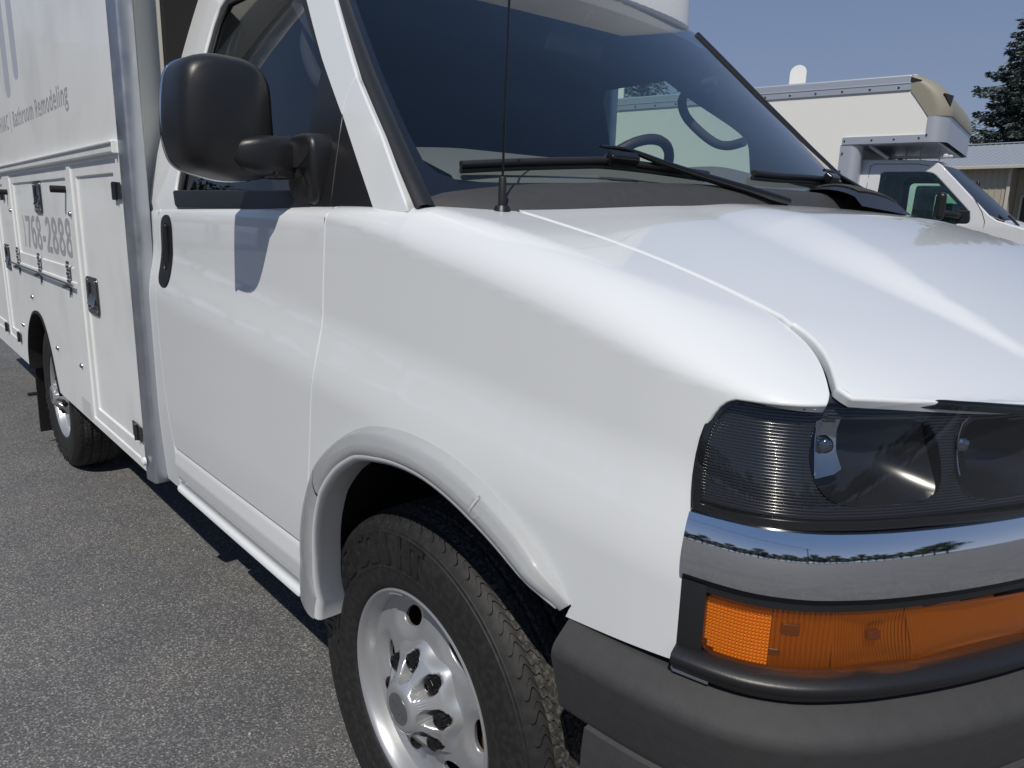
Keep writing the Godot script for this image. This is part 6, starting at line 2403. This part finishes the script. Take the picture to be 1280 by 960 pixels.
func _ready() -> void:
	# camera: held at 1.29 m in front of the van's right corner, looking back along its side
	var cam := Camera3D.new()
	cam.name = "camera"
	var yaw := 0.84436
	var pitch := 0.22211
	var roll := 0.027374
	var fwd := Vector3(-sin(yaw) * cos(pitch), -sin(pitch), -cos(yaw) * cos(pitch))
	var right := fwd.cross(Vector3.UP).normalized()
	var up := right.cross(fwd)
	cam.transform = Transform3D(Basis(right * cos(roll) + up * sin(roll), up * cos(roll) - right * sin(roll), -fwd), Vector3(1.053, 1.294, 1.675))
	cam.fov = rad_to_deg(2.0 * atan(480.0 / 915.67))
	cam.near = 0.05
	cam.far = 900.0
	add_child(cam)
	# sky
	var env := Environment.new()
	env.background_mode = Environment.BG_SKY
	var sm := ProceduralSkyMaterial.new()
	sm.sky_top_color = Color(0.10, 0.17, 0.33).linear_to_srgb()
	sm.sky_horizon_color = Color(0.29, 0.345, 0.445).linear_to_srgb()
	sm.sky_curve = 0.16
	sm.ground_bottom_color = Color(0.09, 0.09, 0.09).linear_to_srgb()
	sm.ground_horizon_color = Color(0.2, 0.22, 0.25).linear_to_srgb()
	sm.sun_angle_max = 1.0
	var sky := Sky.new()
	sky.sky_material = sm
	env.sky = sky
	env.tonemap_mode = Environment.TONE_MAPPER_LINEAR
	env.tonemap_exposure = 1.06
	env.sdfgi_enabled = true
	env.ssao_enabled = true
	env.ssil_enabled = true
	var we := WorldEnvironment.new()
	we.name = "environment"
	we.environment = env
	add_child(we)
	var sun := DirectionalLight3D.new()
	sun.name = "sun"
	sun.light_color = Color(1.0, 0.975, 0.93)
	sun.light_energy = 1.02
	sun.light_angular_distance = 0.5
	sun.shadow_enabled = true
	sun.basis = Basis.looking_at(Vector3(-0.49, -1.0, -0.62), Vector3.UP)
	add_child(sun)
	make_materials()
	make_plan()

	# ground
	var m := Mb.new()
	m.flat(Vector3(-300, 0, -300), Vector3(300, 0, -300), Vector3(300, 0, 300), Vector3(-300, 0, 300), Vector3.UP)
	struct("asphalt_lot", m, M.asphalt)

	# the van
	var van := thing("service_van", "white cutaway service van with utility body and amber turn signals, filling the foreground", "van")
	van_front(van)
	van_nose(van)
	van_cab(van)
	van_box(van)
	var fw := Node3D.new()
	fw.name = "front_wheel"
	van.add_child(fw, true)
	make_wheel(fw)
	fw.position = Vector3(0.0, 0.372, 0.969)
	for spec in [["front_wheel", Vector3(0, 0.372, -0.969), PI, 0.0], ["rear_wheel", Vector3(-3.12, 0.372, 1.0), 0.0, 1.9], ["rear_wheel", Vector3(-3.12, 0.372, -1.0), PI, 0.0]]:
		var w := fw.duplicate()
		w.name = spec[0]
		van.add_child(w, true)
		w.position = spec[1]
		w.basis = Basis(Vector3.UP, spec[2]) * Basis(Vector3(0, 0, 1), spec[3])

	# other vehicles
	make_truck("box_truck", "white box truck with tan nose cap over its cab, parked beyond the van", Vector3(-2.32, 0, -7.45), deg_to_rad(12.0), true)
	make_truck("parked_van", "white van seen only through the box truck's door window", Vector3(-3.1, 0, -10.6), deg_to_rad(12.0), false)
	make_pickup(Vector3(-3.9, 0, -13.6), deg_to_rad(10.0))
	make_utility(Vector3(-6.4, 0, -21.0), deg_to_rad(14.0))
	make_building()

	# trees in view
	make_conifer("spruce_tree", "tall grey-green spruce rising behind the metal building at the right edge", Vector3(-15.6, 0, -60.0), 18.5, 6.4, 0, 5)
	make_conifer("pine_tree", "small pine whose top shows between the truck's nose and the spruce", Vector3(-17.9, 0, -53.6), 8.3, 2.2, 1, 8)
	make_conifer("pine_tree", "broad pine seen through the van's far window, right of the truck's roof paddle", Vector3(-29.3, 0, -35.2), 9.7, 3.4, 1, 12)
	make_conifer("pine_tree", "pine seen through the van's far window, left of the truck's roof paddle", Vector3(-31.0, 0, -33.0), 9.0, 2.6, 1, 15)

	# trees and wires on the near side of the lot, which the glass and chrome mirror
	var proto := make_broadleaf("leafy_tree", "leafy tree mirrored in the van's door window", Vector3(-44, 0, 20), 9.0, 4.2, 31, "trees along the near side of the lot")
	var rng := RandomNumberGenerator.new()
	rng.seed = 77
	for k in 64:
		var a := deg_to_rad(lerpf(-18.0, 176.0, k / 63.0))
		var d := rng.randf_range(50.0, 82.0)
		var c := proto.duplicate()
		c.name = numbered("leafy_tree")
		add_child(c)
		c.position = Vector3(cos(a) * d + 4.0, 0, sin(a) * d)
		c.rotation.y = rng.randf() * TAU
		c.scale = Vector3.ONE * rng.randf_range(0.8, 1.35)
		c.set_meta("label", "leafy tree across the lot, behind whoever faces the van")
	for k in 2:
		m = Mb.new()
		var px := -46.0 + 70.0 * k
		tube(m, [Vector3(0, -0.3, 0), Vector3(0, 10.5, 0)], [0.16, 0.11], 10)
		rbox(m, Vector3(0, 9.6, 0), Vector3(0.12, 0.14, 2.4), 0.02)
		var o := obj("utility_pole", m, M.pole_wood)
		o.position = Vector3(px, 0, 17.0)
		tag(o, ["utility pole at the far end of the overhead wires", "utility pole at the near end of the overhead wires"][k], "pole", "utility poles")
	for k in 4:
		m = Mb.new()
		var pts := []
		for i in 25:
			var u := i / 24.0
			pts.append(Vector3(lerpf(-46.0, 24.0, u), 9.72 - 1.1 * sin(PI * u) - (0.0 if k < 3 else 1.2), 17.0 - 1.1 + 0.73 * (k % 4)))
		tube(m, pts, 0.022, 5, false)
		var o := obj("overhead_wire", m, M.rubber_seal)
		tag(o, ["overhead wire nearest the van, on the crossarms", "second overhead wire from the van", "third overhead wire from the van", "lowest overhead wire, slung under the crossarms"][k], "wire", "overhead wires")
	# loose grit on the asphalt
	m = Mb.new()
	rbox(m, Vector3.ZERO, Vector3(1.0, 0.7, 0.85), 0.3)
	var mm := MultiMesh.new()
	mm.transform_format = MultiMesh.TRANSFORM_3D
	mm.mesh = m.mesh()
	mm.instance_count = 900
	for i in 900:
		var s := 0.0025 + 0.005 * pow(rng.randf(), 4.0)
		mm.set_instance_transform(i, Transform3D(Basis.from_euler(Vector3(rng.randf() * 6, rng.randf() * 6, rng.randf() * 6)).scaled(Vector3.ONE * s), Vector3(rng.randf_range(-5, 2), s * 0.25, 0.75 + 3.0 * rng.randf())))
	var mi := MultiMeshInstance3D.new()
	mi.name = "loose_grit"
	mi.multimesh = mm
	mi.material_override = M.pebble_stone
	mi.set_meta("kind", "stuff")
	tag(mi, "loose pale grit scattered over the dark asphalt", "grit")
	add_child(mi)
